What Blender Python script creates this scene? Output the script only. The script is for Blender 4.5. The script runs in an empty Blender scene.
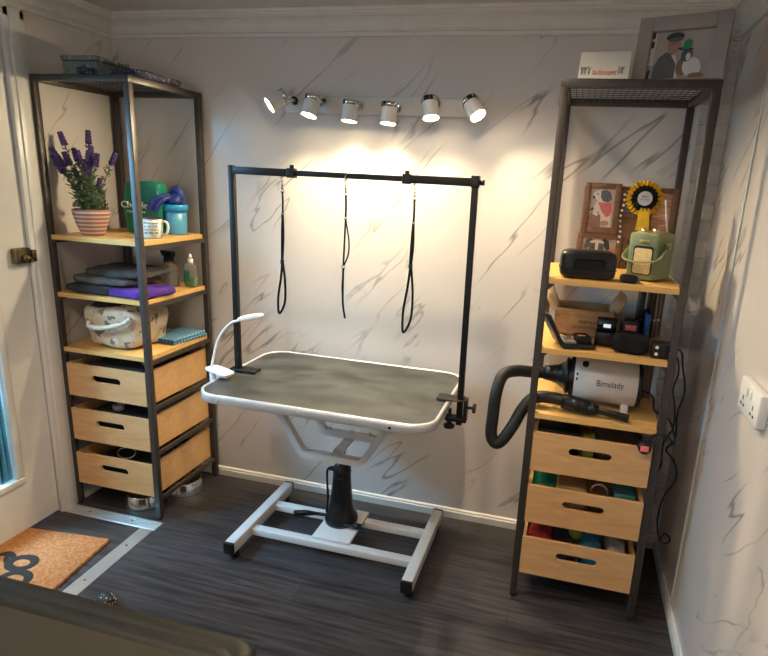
import bpy, bmesh, math, random
from mathutils import Vector, Matrix, Euler
random.seed(7)
S = bpy.context.scene
COL = S.collection
PI = math.pi

# ------------------------------------------------------------------ materials
def new_mat(name):
    m = bpy.data.materials.new(name); m.use_nodes = True
    nt = m.node_tree
    return m, nt, nt.nodes['Principled BSDF']

def mat(name, col, rough=0.5, metal=0.0, var=0.0, scale=20.0, bump=0.0, bscale=80.0, stretch=(1,1,1),
        col2=None, emit=None, estr=0.0, trans=0.0, coat=0.0, alpha=1.0, spec=0.5):
    """general procedural material: noise-varied base colour, optional fine bump"""
    m, nt, b = new_mat(name)
    N, L = nt.nodes, nt.links
    b.inputs['Base Color'].default_value = (*col, 1)
    b.inputs['Roughness'].default_value = rough
    b.inputs['Metallic'].default_value = metal
    b.inputs['Specular IOR Level'].default_value = spec
    b.inputs['Transmission Weight'].default_value = trans
    b.inputs['Coat Weight'].default_value = coat
    b.inputs['Alpha'].default_value = alpha
    tc = N.new('ShaderNodeTexCoord'); mp = N.new('ShaderNodeMapping')
    mp.inputs['Scale'].default_value = stretch
    L.new(tc.outputs['Object'], mp.inputs['Vector'])
    if var > 0 or col2:
        nz = N.new('ShaderNodeTexNoise'); nz.inputs['Scale'].default_value = scale; nz.inputs['Detail'].default_value = 4
        L.new(mp.outputs[0], nz.inputs['Vector'])
        cr = N.new('ShaderNodeValToRGB')
        c2 = col2 or tuple(min(1, c*(1+var)) for c in col)
        c1 = col if col2 else tuple(c*(1-var) for c in col)
        cr.color_ramp.elements[0].position = 0.35; cr.color_ramp.elements[1].position = 0.65
        cr.color_ramp.elements[0].color = (*c1, 1); cr.color_ramp.elements[1].color = (*c2, 1)
        L.new(nz.outputs['Fac'], cr.inputs[0]); L.new(cr.outputs[0], b.inputs['Base Color'])
    if bump > 0:
        n2 = N.new('ShaderNodeTexNoise'); n2.inputs['Scale'].default_value = bscale
        L.new(mp.outputs[0], n2.inputs['Vector'])
        bp = N.new('ShaderNodeBump'); bp.inputs['Strength'].default_value = bump; bp.inputs['Distance'].default_value = 0.005
        L.new(n2.outputs['Fac'], bp.inputs['Height']); L.new(bp.outputs[0], b.inputs['Normal'])
    if emit:
        b.inputs['Emission Color'].default_value = (*emit, 1); b.inputs['Emission Strength'].default_value = estr
    return m

def math_node(nt, op, a, b=None, c=None):
    n = nt.nodes.new('ShaderNodeMath'); n.operation = op
    for i, v in enumerate((a, b, c)):
        if v is None: continue
        if isinstance(v, (int, float)): n.inputs[i].default_value = v
        else: nt.links.new(v, n.inputs[i])
    return n.outputs[0]

def marble(name, ux, uy, base=(0.66,0.605,0.56), seed=0.0):
    """gloss wall panel with sparse diagonal grey veins; u = ux*x + uy*y runs along the wall"""
    m, nt, b = new_mat(name)
    N, L = nt.nodes, nt.links
    tc = N.new('ShaderNodeTexCoord'); sp = N.new('ShaderNodeSeparateXYZ')
    L.new(tc.outputs['Object'], sp.inputs[0])
    u = math_node(nt, 'ADD', math_node(nt, 'MULTIPLY', sp.outputs[0], ux), math_node(nt, 'MULTIPLY', sp.outputs[1], uy))
    z = sp.outputs[2]
    def layer(ang, s_along, s_across, width, mlo, mhi, off):
        ca, sa = math.cos(ang), math.sin(ang)
        al = math_node(nt, 'ADD', math_node(nt, 'MULTIPLY', u, ca), math_node(nt, 'MULTIPLY', z, sa))
        ac = math_node(nt, 'SUBTRACT', math_node(nt, 'MULTIPLY', z, ca), math_node(nt, 'MULTIPLY', u, sa))
        cb = N.new('ShaderNodeCombineXYZ')
        L.new(math_node(nt, 'MULTIPLY', al, s_along), cb.inputs[0]); L.new(math_node(nt, 'MULTIPLY', ac, s_across), cb.inputs[1])
        cb.inputs[2].default_value = off
        nz = N.new('ShaderNodeTexNoise'); nz.inputs['Scale'].default_value = 1; nz.inputs['Detail'].default_value = 3
        nz.inputs['Roughness'].default_value = 0.45
        L.new(cb.outputs[0], nz.inputs['Vector'])
        d = math_node(nt, 'ABSOLUTE', math_node(nt, 'SUBTRACT', nz.outputs['Fac'], 0.5))
        v = math_node(nt, 'SUBTRACT', 1.0, math_node(nt, 'DIVIDE', d, width)); v = math_node(nt, 'MAXIMUM', v, 0.0)
        cb2 = N.new('ShaderNodeCombineXYZ')
        L.new(math_node(nt, 'MULTIPLY', al, 2.6), cb2.inputs[0]); L.new(math_node(nt, 'MULTIPLY', ac, 4.2), cb2.inputs[1])
        cb2.inputs[2].default_value = off+9
        n2 = N.new('ShaderNodeTexNoise'); n2.inputs['Scale'].default_value = 1; n2.inputs['Detail'].default_value = 1
        L.new(cb2.outputs[0], n2.inputs['Vector'])
        mr = N.new('ShaderNodeMapRange'); mr.interpolation_type = 'SMOOTHSTEP'
        mr.inputs['From Min'].default_value = mlo; mr.inputs['From Max'].default_value = mhi
        L.new(n2.outputs['Fac'], mr.inputs['Value'])
        return math_node(nt, 'MULTIPLY', v, mr.outputs[0])
    a = layer(0.78, 0.9, 5.5, 0.013, 0.50, 0.66, seed)
    c = layer(0.86, 2.0, 9.0, 0.018, 0.52, 0.68, seed+4.3)
    v = math_node(nt, 'MINIMUM', math_node(nt, 'ADD', math_node(nt, 'MULTIPLY', a, 0.85), math_node(nt, 'MULTIPLY', c, 0.6)), 0.75)
    nb = N.new('ShaderNodeTexNoise'); nb.inputs['Scale'].default_value = 3.0; L.new(tc.outputs['Object'], nb.inputs['Vector'])
    mx0 = N.new('ShaderNodeMix'); mx0.data_type = 'RGBA'
    L.new(nb.outputs['Fac'], mx0.inputs[0]); mx0.inputs[6].default_value = (*[x*0.93 for x in base], 1); mx0.inputs[7].default_value = (*[min(1,x*1.06) for x in base], 1)
    mx = N.new('ShaderNodeMix'); mx.data_type = 'RGBA'
    L.new(v, mx.inputs[0]); L.new(mx0.outputs[2], mx.inputs[6]); mx.inputs[7].default_value = (0.20, 0.185, 0.17, 1)
    L.new(mx.outputs[2], b.inputs['Base Color'])
    b.inputs['Roughness'].default_value = 0.16
    b.inputs['IOR'].default_value = 1.45
    return m

def floor_mat():
    m, nt, b = new_mat('dark_wood_vinyl'); N, L = nt.nodes, nt.links
    tc = N.new('ShaderNodeTexCoord'); mp = N.new('ShaderNodeMapping'); mp.inputs['Scale'].default_value = (2.2, 38, 1)
    L.new(tc.outputs['Object'], mp.inputs[0])
    nz = N.new('ShaderNodeTexNoise'); nz.inputs['Scale'].default_value = 1.6; nz.inputs['Detail'].default_value = 5; nz.inputs['Distortion'].default_value = 0.4
    L.new(mp.outputs[0], nz.inputs['Vector'])
    br = N.new('ShaderNodeTexBrick'); br.inputs['Scale'].default_value = 1.0
    br.inputs['Brick Width'].default_value = 1.22; br.inputs['Row Height'].default_value = 0.15
    br.inputs['Mortar Size'].default_value = 0.0012; br.inputs['Color1'].default_value = (0.85,0.85,0.85,1); br.inputs['Color2'].default_value = (1.15,1.12,1.1,1)
    br.inputs['Mortar'].default_value = (0.45,0.45,0.45,1); br.offset = 0.37
    L.new(tc.outputs['Object'], br.inputs['Vector'])
    cr = N.new('ShaderNodeValToRGB'); e = cr.color_ramp.elements
    e[0].position = 0.34; e[0].color = (0.017, 0.0155, 0.0165, 1); e[1].position = 0.68; e[1].color = (0.062, 0.056, 0.060, 1)
    L.new(nz.outputs['Fac'], cr.inputs[0])
    mx = N.new('ShaderNodeMix'); mx.data_type = 'RGBA'; mx.blend_type = 'MULTIPLY'; mx.inputs[0].default_value = 1
    L.new(cr.outputs[0], mx.inputs[6]); L.new(br.outputs['Color'], mx.inputs[7]); L.new(mx.outputs[2], b.inputs['Base Color'])
    mr = N.new('ShaderNodeMapRange'); mr.inputs['To Min'].default_value = 0.34; mr.inputs['To Max'].default_value = 0.5
    L.new(nz.outputs['Fac'], mr.inputs['Value']); L.new(mr.outputs[0], b.inputs['Roughness'])
    bp = N.new('ShaderNodeBump'); bp.inputs['Strength'].default_value = 0.15; bp.inputs['Distance'].default_value = 0.002
    L.new(nz.outputs['Fac'], bp.inputs['Height']); L.new(bp.outputs[0], b.inputs['Normal'])
    return m

def wood_mat(name, c1, c2, stretch=(3, 30, 30), rough=0.4):
    m, nt, b = new_mat(name); N, L = nt.nodes, nt.links
    tc = N.new('ShaderNodeTexCoord'); mp = N.new('ShaderNodeMapping'); mp.inputs['Scale'].default_value = stretch
    L.new(tc.outputs['Object'], mp.inputs[0])
    nz = N.new('ShaderNodeTexNoise'); nz.inputs['Scale'].default_value = 1.2; nz.inputs['Detail'].default_value = 4; nz.inputs['Distortion'].default_value = 1.6
    L.new(mp.outputs[0], nz.inputs['Vector'])
    cr = N.new('ShaderNodeValToRGB'); e = cr.color_ramp.elements
    e[0].position = 0.3; e[0].color = (*c1, 1); e[1].position = 0.72; e[1].color = (*c2, 1)
    L.new(nz.outputs['Fac'], cr.inputs[0]); L.new(cr.outputs[0], b.inputs['Base Color'])
    b.inputs['Roughness'].default_value = rough
    return m

def brick_paint():
    m, nt, b = new_mat('painted_brick'); N, L = nt.nodes, nt.links
    tc = N.new('ShaderNodeTexCoord'); mp = N.new('ShaderNodeMapping'); mp.inputs['Rotation'].default_value = (PI/2, 0, 0)
    L.new(tc.outputs['Object'], mp.inputs[0])
    br = N.new('ShaderNodeTexBrick'); br.inputs['Scale'].default_value = 1
    br.inputs['Brick Width'].default_value = 0.22; br.inputs['Row Height'].default_value = 0.07; br.inputs['Mortar Size'].default_value = 0.006; br.inputs['Mortar Smooth'].default_value = 0.6
    L.new(mp.outputs[0], br.inputs['Vector'])
    nz = N.new('ShaderNodeTexNoise'); nz.inputs['Scale'].default_value = 90; nz.inputs['Detail'].default_value = 6; L.new(tc.outputs['Object'], nz.inputs['Vector'])
    h = math_node(nt, 'ADD', math_node(nt, 'MULTIPLY', br.outputs['Fac'], -0.8), math_node(nt, 'MULTIPLY', nz.outputs['Fac'], 1.1))
    bp = N.new('ShaderNodeBump'); bp.inputs['Strength'].default_value = 1.0; bp.inputs['Distance'].default_value = 0.010
    L.new(h, bp.inputs['Height']); L.new(bp.outputs[0], b.inputs['Normal'])
    b.inputs['Base Color'].default_value = (0.85, 0.81, 0.76, 1); b.inputs['Roughness'].default_value = 0.75
    return m

def spots_mat(name, base, cols, scale=25, thr=0.52, rough=0.8):
    m, nt, b = new_mat(name); N, L = nt.nodes, nt.links
    tc = N.new('ShaderNodeTexCoord'); prev = None
    for i, c in enumerate(cols):
        nz = N.new('ShaderNodeTexNoise'); nz.inputs['Scale'].default_value = scale*(1+0.4*i); nz.inputs['Detail'].default_value = 2
        mp = N.new('ShaderNodeMapping'); mp.inputs['Location'].default_value = (3.1*i, 1.7*i, 0.4*i)
        L.new(tc.outputs['Object'], mp.inputs[0]); L.new(mp.outputs[0], nz.inputs['Vector'])
        mr = N.new('ShaderNodeMapRange'); mr.inputs['From Min'].default_value = thr+0.05; mr.inputs['From Max'].default_value = thr+0.08
        L.new(nz.outputs['Fac'], mr.inputs['Value'])
        mx = N.new('ShaderNodeMix'); mx.data_type = 'RGBA'; L.new(mr.outputs[0], mx.inputs[0])
        if prev is None: mx.inputs[6].default_value = (*base, 1)
        else: L.new(prev, mx.inputs[6])
        mx.inputs[7].default_value = (*c, 1); prev = mx.outputs[2]
    L.new(prev, b.inputs['Base Color']); b.inputs['Roughness'].default_value = rough
    return m

def stripes_mat(name, c1, c2, freq, axis='Z', rough=0.7, duty=0.5):
    m, nt, b = new_mat(name); N, L = nt.nodes, nt.links
    tc = N.new('ShaderNodeTexCoord'); sp = N.new('ShaderNodeSeparateXYZ'); L.new(tc.outputs['Object'], sp.inputs[0])
    f = math_node(nt, 'FRACT', math_node(nt, 'MULTIPLY', sp.outputs['XYZ'.index(axis)], freq))
    g = math_node(nt, 'GREATER_THAN', f, duty)
    mx = N.new('ShaderNodeMix'); mx.data_type = 'RGBA'; L.new(g, mx.inputs[0])
    mx.inputs[6].default_value = (*c1, 1); mx.inputs[7].default_value = (*c2, 1)
    L.new(mx.outputs[2], b.inputs['Base Color']); b.inputs['Roughness'].default_value = rough
    return m

def checker_mat(name, c1, c2, scale):
    m, nt, b = new_mat(name); N, L = nt.nodes, nt.links
    tc = N.new('ShaderNodeTexCoord'); mp = N.new('ShaderNodeMapping'); mp.inputs['Rotation'].default_value = (0, 0, 0.78)
    L.new(tc.outputs['Object'], mp.inputs[0])
    ck = N.new('ShaderNodeTexChecker'); ck.inputs['Scale'].default_value = scale
    ck.inputs['Color1'].default_value = (*c1, 1); ck.inputs['Color2'].default_value = (*c2, 1)
    L.new(mp.outputs[0], ck.inputs[0]); L.new(ck.outputs['Color'], b.inputs['Base Color']); b.inputs['Roughness'].default_value = 0.8
    return m

def reeded_glass():
    m, nt, b = new_mat('reeded_door_glass'); N, L = nt.nodes, nt.links
    out = N['Material Output']
    tc = N.new('ShaderNodeTexCoord'); sp = N.new('ShaderNodeSeparateXYZ'); L.new(tc.outputs['Object'], sp.inputs[0])
    nz = N.new('ShaderNodeTexNoise'); nz.inputs['Scale'].default_value = 1.0; nz.inputs['Detail'].default_value = 3
    mp = N.new('ShaderNodeMapping'); mp.inputs['Scale'].default_value = (1, 45, 1.4); L.new(tc.outputs['Object'], mp.inputs[0]); L.new(mp.outputs[0], nz.inputs['Vector'])
    cr = N.new('ShaderNodeValToRGB'); e = cr.color_ramp.elements
    e[0].position = 0.38; e[0].color = (0.03, 0.10, 0.10, 1); e[1].position = 0.62; e[1].color = (0.75, 0.88, 0.86, 1)
    mid = cr.color_ramp.elements.new(0.5); mid.color = (0.25, 0.42, 0.40, 1)
    L.new(nz.outputs['Fac'], cr.inputs[0])
    tl = N.new('ShaderNodeBsdfTranslucent'); tr = N.new('ShaderNodeBsdfTransparent'); gl = N.new('ShaderNodeBsdfGlossy')
    gl.inputs['Roughness'].default_value = 0.1
    L.new(cr.outputs[0], tl.inputs['Color']); L.new(cr.outputs[0], tr.inputs['Color'])
    w = math_node(nt, 'SINE', math_node(nt, 'MULTIPLY', sp.outputs[1], 520.0))
    bp = N.new('ShaderNodeBump'); bp.inputs['Strength'].default_value = 0.6; bp.inputs['Distance'].default_value = 0.003
    L.new(w, bp.inputs['Height']); L.new(bp.outputs[0], gl.inputs['Normal'])
    m1 = N.new('ShaderNodeMixShader'); m1.inputs[0].default_value = 0.88; L.new(tl.outputs[0], m1.inputs[1]); L.new(tr.outputs[0], m1.inputs[2])
    m2 = N.new('ShaderNodeMixShader'); m2.inputs[0].default_value = 0.08; L.new(m1.outputs[0], m2.inputs[1]); L.new(gl.outputs[0], m2.inputs[2])
    L.new(m2.outputs[0], out.inputs['Surface'])
    return m

M = dict(
    marble_back = marble('marble_panel_back', 1, 0, seed=2.0),
    marble_left = marble('marble_panel_left', 0, 1, seed=7.7),
    marble_right = marble('marble_panel_right', 0, -1, seed=13.1),
    floor = floor_mat(),
    brick = brick_paint(),
    paint = mat('white_gloss_paint', (0.66, 0.64, 0.60), 0.35, var=0.02),
    plaster = mat('cornice_plaster', (0.70, 0.665, 0.61), 0.75, var=0.03),
    ceiling = mat('ceiling_paint', (0.60, 0.56, 0.50), 0.85, var=0.03),
    plainwall = mat('plain_wall_paint', (0.42, 0.37, 0.30), 0.8, var=0.03),
    frame_metal = mat('brown_grey_steel', (0.055, 0.044, 0.038), 0.45, metal=0.3, var=0.12, scale=40),
    shelf_wood = wood_mat('pale_pine_shelf', (0.60, 0.34, 0.10), (0.74, 0.455, 0.16)),
    drawer_wood = wood_mat('birch_ply_drawer', (0.55, 0.305, 0.125), (0.66, 0.395, 0.18), stretch=(4, 22, 22)),
    dark_inside = mat('dark_tray', (0.03, 0.028, 0.026), 0.7, var=0.2),
    black_metal = mat('black_powder_coat', (0.006, 0.006, 0.006), 0.45, var=0.2, scale=60, spec=0.3),
    black_plastic = mat('black_plastic', (0.008, 0.008, 0.008), 0.36, var=0.15, spec=0.35),
    black_rubber = mat('black_rubber', (0.010, 0.010, 0.010), 0.5, var=0.2, spec=0.35),
    black_matte = mat('black_fabric', (0.008, 0.008, 0.009), 0.9, spec=0.2, var=0.3, bump=0.3, bscale=300),
    white_metal = mat('white_powder_coat', (0.66, 0.635, 0.61), 0.35, var=0.03),
    aluminium = mat('brushed_aluminium', (0.78, 0.79, 0.80), 0.28, metal=0.8, var=0.05, scale=6, stretch=(2, 60, 2)),
    edge_silver = mat('satin_silver_edge', (0.62, 0.615, 0.62), 0.34, metal=0.35, var=0.02),
    chrome = mat('chrome', (0.75, 0.74, 0.72), 0.12, metal=1.0, var=0.03),
    steel = mat('polished_steel', (0.72, 0.70, 0.66), 0.18, metal=1.0, var=0.04),
    table_mat = mat('ribbed_rubber_mat', (0.020, 0.021, 0.018), 0.33, var=0.0, col2=(0.070, 0.072, 0.062), scale=7.0, stretch=(1, 1.6, 1), bump=0.25, bscale=260),
    white_plastic = mat('white_plastic', (0.80, 0.79, 0.77), 0.3, var=0.02),
    dryer_white = mat('dryer_enamel', (0.66, 0.61, 0.57), 0.3, var=0.02),
    lamp_glow = mat('led_lens', (1, 1, 1), 0.5, emit=(1.0, 0.80, 0.50), estr=28),
    down_glow = mat('downlight_lens', (1, 1, 1), 0.5, emit=(1.0, 0.85, 0.62), estr=9),
    coir = mat('coir', (0.36, 0.135, 0.04), 0.95, col2=(0.56, 0.24, 0.085), scale=90, bump=1.0, bscale=420),
    mat_print = mat('mat_black_print', (0.018, 0.014, 0.012), 0.95, var=0.3, scale=200, bump=0.6, bscale=420),
    box_dark = mat('box_lid_rim', (0.010, 0.0095, 0.006), 0.5, spec=0.35, var=0.08, scale=10, bump=0.08, bscale=120),
    box_light = mat('box_lid_panel', (0.030, 0.026, 0.018), 0.65, spec=0.3, var=0.05, scale=6, bump=0.05, bscale=200),
    terracotta = stripes_mat('banded_terracotta', (0.34, 0.15, 0.105), (0.62, 0.47, 0.40), 62, 'Z', 0.75, 0.62),
    soil = mat('soil', (0.03, 0.02, 0.012), 0.95, var=0.4, scale=90),
    stem = mat('lavender_stem', (0.10, 0.13, 0.055), 0.7, var=0.2),
    leaf = mat('lavender_leaf', (0.085, 0.125, 0.06), 0.65, var=0.45, scale=60),
    flower = mat('lavender_flower', (0.075, 0.04, 0.15), 0.8, var=0.5, scale=120),
    teal_bag = mat('teal_foil_bag', (0.012, 0.20, 0.125), 0.35, var=0.1, scale=12),
    enamel = mat('white_enamel', (0.78, 0.74, 0.66), 0.22, var=0.02),
    ink = mat('black_ink', (0.03, 0.03, 0.035), 0.6, var=0.1),
    white_ink = mat('white_ink', (0.8, 0.85, 0.82), 0.6, var=0.02),
    red_ink = mat('red_ink', (0.60, 0.16, 0.12), 0.7, var=0.1),
    green_ink = mat('olive_ink', (0.14, 0.17, 0.09), 0.7, var=0.1),
    cup_blue = mat('light_blue_plastic', (0.09, 0.33, 0.52), 0.35, var=0.04),
    lid_blue = mat('bright_blue_plastic', (0.02, 0.30, 0.62), 0.35, var=0.04),
    glove = mat('navy_rubber_glove', (0.015, 0.03, 0.20), 0.45, var=0.25, scale=30, bump=0.4, bscale=60),
    tin = spots_mat('printed_grey_green_tin', (0.155, 0.175, 0.145), [(0.42,0.42,0.36), (0.04,0.05,0.04)], 45, 0.58, 0.4),
    patterned = spots_mat('navy_patterned_cotton', (0.012, 0.018, 0.05), [(0.015,0.10,0.11), (0.25,0.05,0.08), (0.3,0.3,0.3)], 60, 0.57, 0.85),
    cloth_grey = mat('grey_towel', (0.050, 0.047, 0.044), 0.95, var=0.2, scale=30, bump=0.6, bscale=260),
    cloth_mid = mat('mid_grey_towel', (0.095, 0.088, 0.080), 0.95, var=0.2, scale=30, bump=0.6, bscale=260),
    cloth_black = mat('charcoal_towel', (0.022, 0.022, 0.026), 0.95, var=0.3, scale=30, bump=0.6, bscale=260),
    cloth_purple = mat('purple_towel', (0.060, 0.014, 0.19), 0.9, var=0.3, scale=25, bump=0.6, bscale=200),
    clear = mat('clear_bottle_plastic', (0.85, 0.80, 0.70), 0.08, trans=0.85, var=0.02),
    green_liquid = mat('green_liquid', (0.12, 0.55, 0.10), 0.2, trans=0.35, var=0.05),
    green_label = mat('dark_green_label', (0.01, 0.16, 0.07), 0.5, var=0.1),
    bag_print = spots_mat('cream_printed_canvas', (0.60, 0.47, 0.32), [(0.50,0.36,0.24), (0.17,0.15,0.11), (0.60,0.52,0.44)], 17, 0.53, 0.85),
    rope = mat('cream_rope', (0.68, 0.60, 0.47), 0.9, var=0.15, scale=120, bump=0.8, bscale=200),
    blue_waffle = checker_mat('blue_waffle', (0.02, 0.08, 0.17), (0.14, 0.30, 0.45), 75),
    radio_green = mat('sage_green_leathercloth', (0.15, 0.18, 0.085), 0.5, var=0.06, scale=60, bump=0.2, bscale=300),
    brass = mat('brass', (0.65, 0.47, 0.18), 0.28, metal=0.9, var=0.1),
    cream = mat('cream_grille', (0.66, 0.50, 0.24), 0.6, var=0.12, scale=150),
    antique = mat('antique_brass', (0.22, 0.17, 0.09), 0.25, metal=1.0, var=0.2),
    rust_wood = wood_mat('rustic_brown_wood', (0.09, 0.042, 0.022), (0.19, 0.095, 0.05), stretch=(10, 10, 40), rough=0.7),
    copper_print = wood_mat('copper_tone_print', (0.28, 0.12, 0.06), (0.75, 0.42, 0.26), stretch=(10, 10, 60), rough=0.4),
    taupe = mat('taupe_painted_wood', (0.33, 0.28, 0.245), 0.55, var=0.05),
    card = mat('white_card', (0.74, 0.69, 0.60), 0.7, var=0.02),
    yellow = mat('yellow_satin', (0.80, 0.47, 0.015), 0.4, var=0.12, scale=40),
    black_satin = mat('black_satin', (0.012, 0.010, 0.012), 0.35, var=0.2),
    silver_disc = mat('pale_grey_disc', (0.52, 0.52, 0.55), 0.4, var=0.03),
    kraft = mat('brown_cardboard', (0.42, 0.25, 0.12), 0.85, var=0.12, scale=30),
    kraft_in = mat('dark_cardboard', (0.20, 0.11, 0.06), 0.85, var=0.12, scale=30),
    grey_foam = mat('grey_insert', (0.17, 0.165, 0.155), 0.6, var=0.1),
    screen = mat('small_lit_screen', (0.3, 0.35, 0.36), 0.2, emit=(0.75, 0.9, 0.95), estr=0.5),
    pink = mat('coral_label', (0.85, 0.16, 0.16), 0.6, var=0.05),
    book_blue = mat('blue_cover', (0.015, 0.07, 0.25), 0.5, var=0.1),
    book_brown = wood_mat('brown_board', (0.10, 0.07, 0.05), (0.18, 0.13, 0.10), stretch=(40, 40, 3), rough=0.7),
    red_cloth = mat('red_cloth', (0.30, 0.015, 0.02), 0.9, var=0.2),
    teal_box = mat('teal_carton', (0.06, 0.24, 0.22), 0.6, var=0.1),
    blue_cloth = mat('bright_blue_cloth', (0.02, 0.15, 0.26), 0.85, var=0.3, scale=40),
    lime = mat('lime_rubber', (0.22, 0.24, 0.03), 0.7, var=0.1),
    pale_plastic = mat('pale_bag_plastic', (0.42, 0.40, 0.38), 0.4, var=0.15),
    p_sky = mat('print_pale', (0.40, 0.35, 0.31), 0.35, var=0.03),
    p_dark = mat('print_dark', (0.035, 0.035, 0.035), 0.35, var=0.1),
    p_grey = mat('print_grey', (0.10, 0.105, 0.12), 0.35, var=0.1),
    p_skin = mat('print_skin', (0.42, 0.21, 0.15), 0.35, var=0.05),
    p_green = mat('print_green', (0.02, 0.26, 0.09), 0.35, var=0.2),
    p_white = mat('print_white', (0.68, 0.62, 0.56), 0.35, var=0.05),
    p_brown = mat('print_brown', (0.26, 0.13, 0.08), 0.35, var=0.1),
    p_red = mat('print_red', (0.58, 0.12, 0.12), 0.35, var=0.1),
    fleck = spots_mat('black_with_white_flecks', (0.012, 0.012, 0.012), [(0.7, 0.7, 0.7)], 120, 0.56, 0.6),
    glass = reeded_glass(),
)

# ------------------------------------------------------------------ mesh builder
class MB:
    def __init__(s): s.bm = bmesh.new(); s.mats = []
    def mi(s, m):
        m = M[m] if isinstance(m, str) else m
        if m not in s.mats: s.mats.append(m)
        return s.mats.index(m)
    def _mark(s, n0, m, smooth):
        s.bm.faces.ensure_lookup_table(); i = s.mi(m)
        for f in s.bm.faces[n0:]: f.material_index = i; f.smooth = smooth
    def box(s, x0, x1, y0, y1, z0, z1, m, bevel=0.0, rot=None, smooth=False, seg=2):
        n0 = len(s.bm.faces)
        c = Vector(((x0+x1)/2, (y0+y1)/2, (z0+z1)/2))
        mtx = Matrix.Translation(c)
        if rot: mtx = mtx @ Euler(rot).to_matrix().to_4x4()
        mtx = mtx @ Matrix.Diagonal((abs(x1-x0), abs(y1-y0), abs(z1-z0), 1))
        if bevel > 0:
            tb = bmesh.new(); bmesh.ops.create_cube(tb, size=1); bmesh.ops.transform(tb, matrix=mtx, verts=tb.verts)
            bmesh.ops.bevel(tb, geom=tb.edges[:], offset=bevel, segments=seg, affect='EDGES', profile=0.5)
            s._merge(tb)
        else:
            r = bmesh.ops.create_cube(s.bm, size=1); bmesh.ops.transform(s.bm, matrix=mtx, verts=r['verts'])
        s._mark(n0, m, smooth or bevel > 0); return s
    def _merge(s, tb):
        me = bpy.data.meshes.new('tmp'); tb.to_mesh(me); tb.free(); s.bm.from_mesh(me); bpy.data.meshes.remove(me)
    def cyl(s, p0, p1, r, m, r2=None, n=24, caps=True, smooth=True):
        n0 = len(s.bm.faces); p0, p1 = Vector(p0), Vector(p1); d = p1-p0
        q = d.to_track_quat('Z', 'Y').to_matrix().to_4x4()
        rr = bmesh.ops.create_cone(s.bm, cap_ends=caps, segments=n, radius1=r, radius2=r if r2 is None else r2, depth=d.length)
        bmesh.ops.transform(s.bm, matrix=Matrix.Translation((p0+p1)/2) @ q, verts=rr['verts'])
        s._mark(n0, m, False)
        if smooth:
            for f in s.bm.faces[n0:]:
                if len(f.verts) == 4: f.smooth = True
        return s
    def lathe(s, prof, m, c=(0,0,0), axis='Z', n=32, smooth=True):
        n0 = len(s.bm.faces); rings = []
        for (r, h) in prof:
            ring = []
            for k in range(n):
                a = 2*PI*k/n; x, y = r*math.cos(a), r*math.sin(a)
                v = (x, y, h) if axis == 'Z' else ((h, x, y) if axis == 'X' else (x, h, y))
                ring.append(s.bm.verts.new(Vector(v)+Vector(c)))
            rings.append(ring)
        for a, b in zip(rings, rings[1:]):
            for k in range(n):
                s.bm.faces.new((a[k], a[(k+1) % n], b[(k+1) % n], b[k]))
        for ring, r in ((rings[0], prof[0][0]), (rings[-1], prof[-1][0])):
            if r > 1e-5: s.bm.faces.new(ring)
        s._mark(n0, m, smooth); return s
    def tube(s, pts, r, m, n=10, smooth_path=True, closed=False, flat=1.0):
        P = [Vector(p) for p in pts]
        if smooth_path and len(P) > 2: P = catmull(P, 8, closed)
        n0 = len(s.bm.faces); rings = []; up = None
        L = len(P)
        for i, p in enumerate(P):
            if closed: t = (P[(i+1) % L]-P[i-1])
            else: t = P[min(i+1, L-1)]-P[max(i-1, 0)]
            t.normalize()
            if up is None: up = t.orthogonal().normalized()
            up = (up - t*up.dot(t)).normalized(); sd = t.cross(up)
            rad = r(i/(L-1)) if callable(r) else r
            rings.append([s.bm.verts.new(p + up*math.cos(2*PI*k/n)*rad*flat + sd*math.sin(2*PI*k/n)*rad) for k in range(n)])
        pr = list(zip(rings, rings[1:])) + ([(rings[-1], rings[0])] if closed else [])
        for a, b in pr:
            for k in range(n): s.bm.faces.new((a[k], a[(k+1) % n], b[(k+1) % n], b[k]))
        if not closed: s.bm.faces.new(rings[0][::-1]); s.bm.faces.new(rings[-1])
        s._mark(n0, m, True); return s
    def blob(s, c, d, m, e=0.35, noise=0.0, f=18.0, rot=None, nu=40, nv=20, seed=0):
        """soft rounded box (superellipsoid) with optional fold noise"""
        from mathutils import noise as nz
        n0 = len(s.bm.faces); sg = lambda v, p: math.copysign(abs(v)**p, v)
        R = Euler(rot).to_matrix() if rot else Matrix.Identity(3)
        rows = []
        for j in range(nv+1):
            ph = -PI/2 + PI*j/nv; row = []
            for i in range(nu):
                th = 2*PI*i/nu
                v = Vector((sg(math.cos(ph), e)*sg(math.cos(th), e)*d[0]/2, sg(math.cos(ph), e)*sg(math.sin(th), e)*d[1]/2, sg(math.sin(ph), e)*d[2]/2))
                if noise: v = v + v.normalized()*noise*nz.noise(v*f+Vector((seed*3.7, seed, 0)))
                row.append(s.bm.verts.new(R @ v + Vector(c)))
                if j in (0, nv): break
            rows.append(row)
        for a, b in zip(rows, rows[1:]):
            for i in range(nu):
                if len(a) == 1: s.bm.faces.new((a[0], b[(i+1) % nu], b[i]))
                elif len(b) == 1: s.bm.faces.new((a[i], a[(i+1) % nu], b[0]))
                else: s.bm.faces.new((a[i], a[(i+1) % nu], b[(i+1) % nu], b[i]))
        s._mark(n0, m, True); return s
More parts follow.
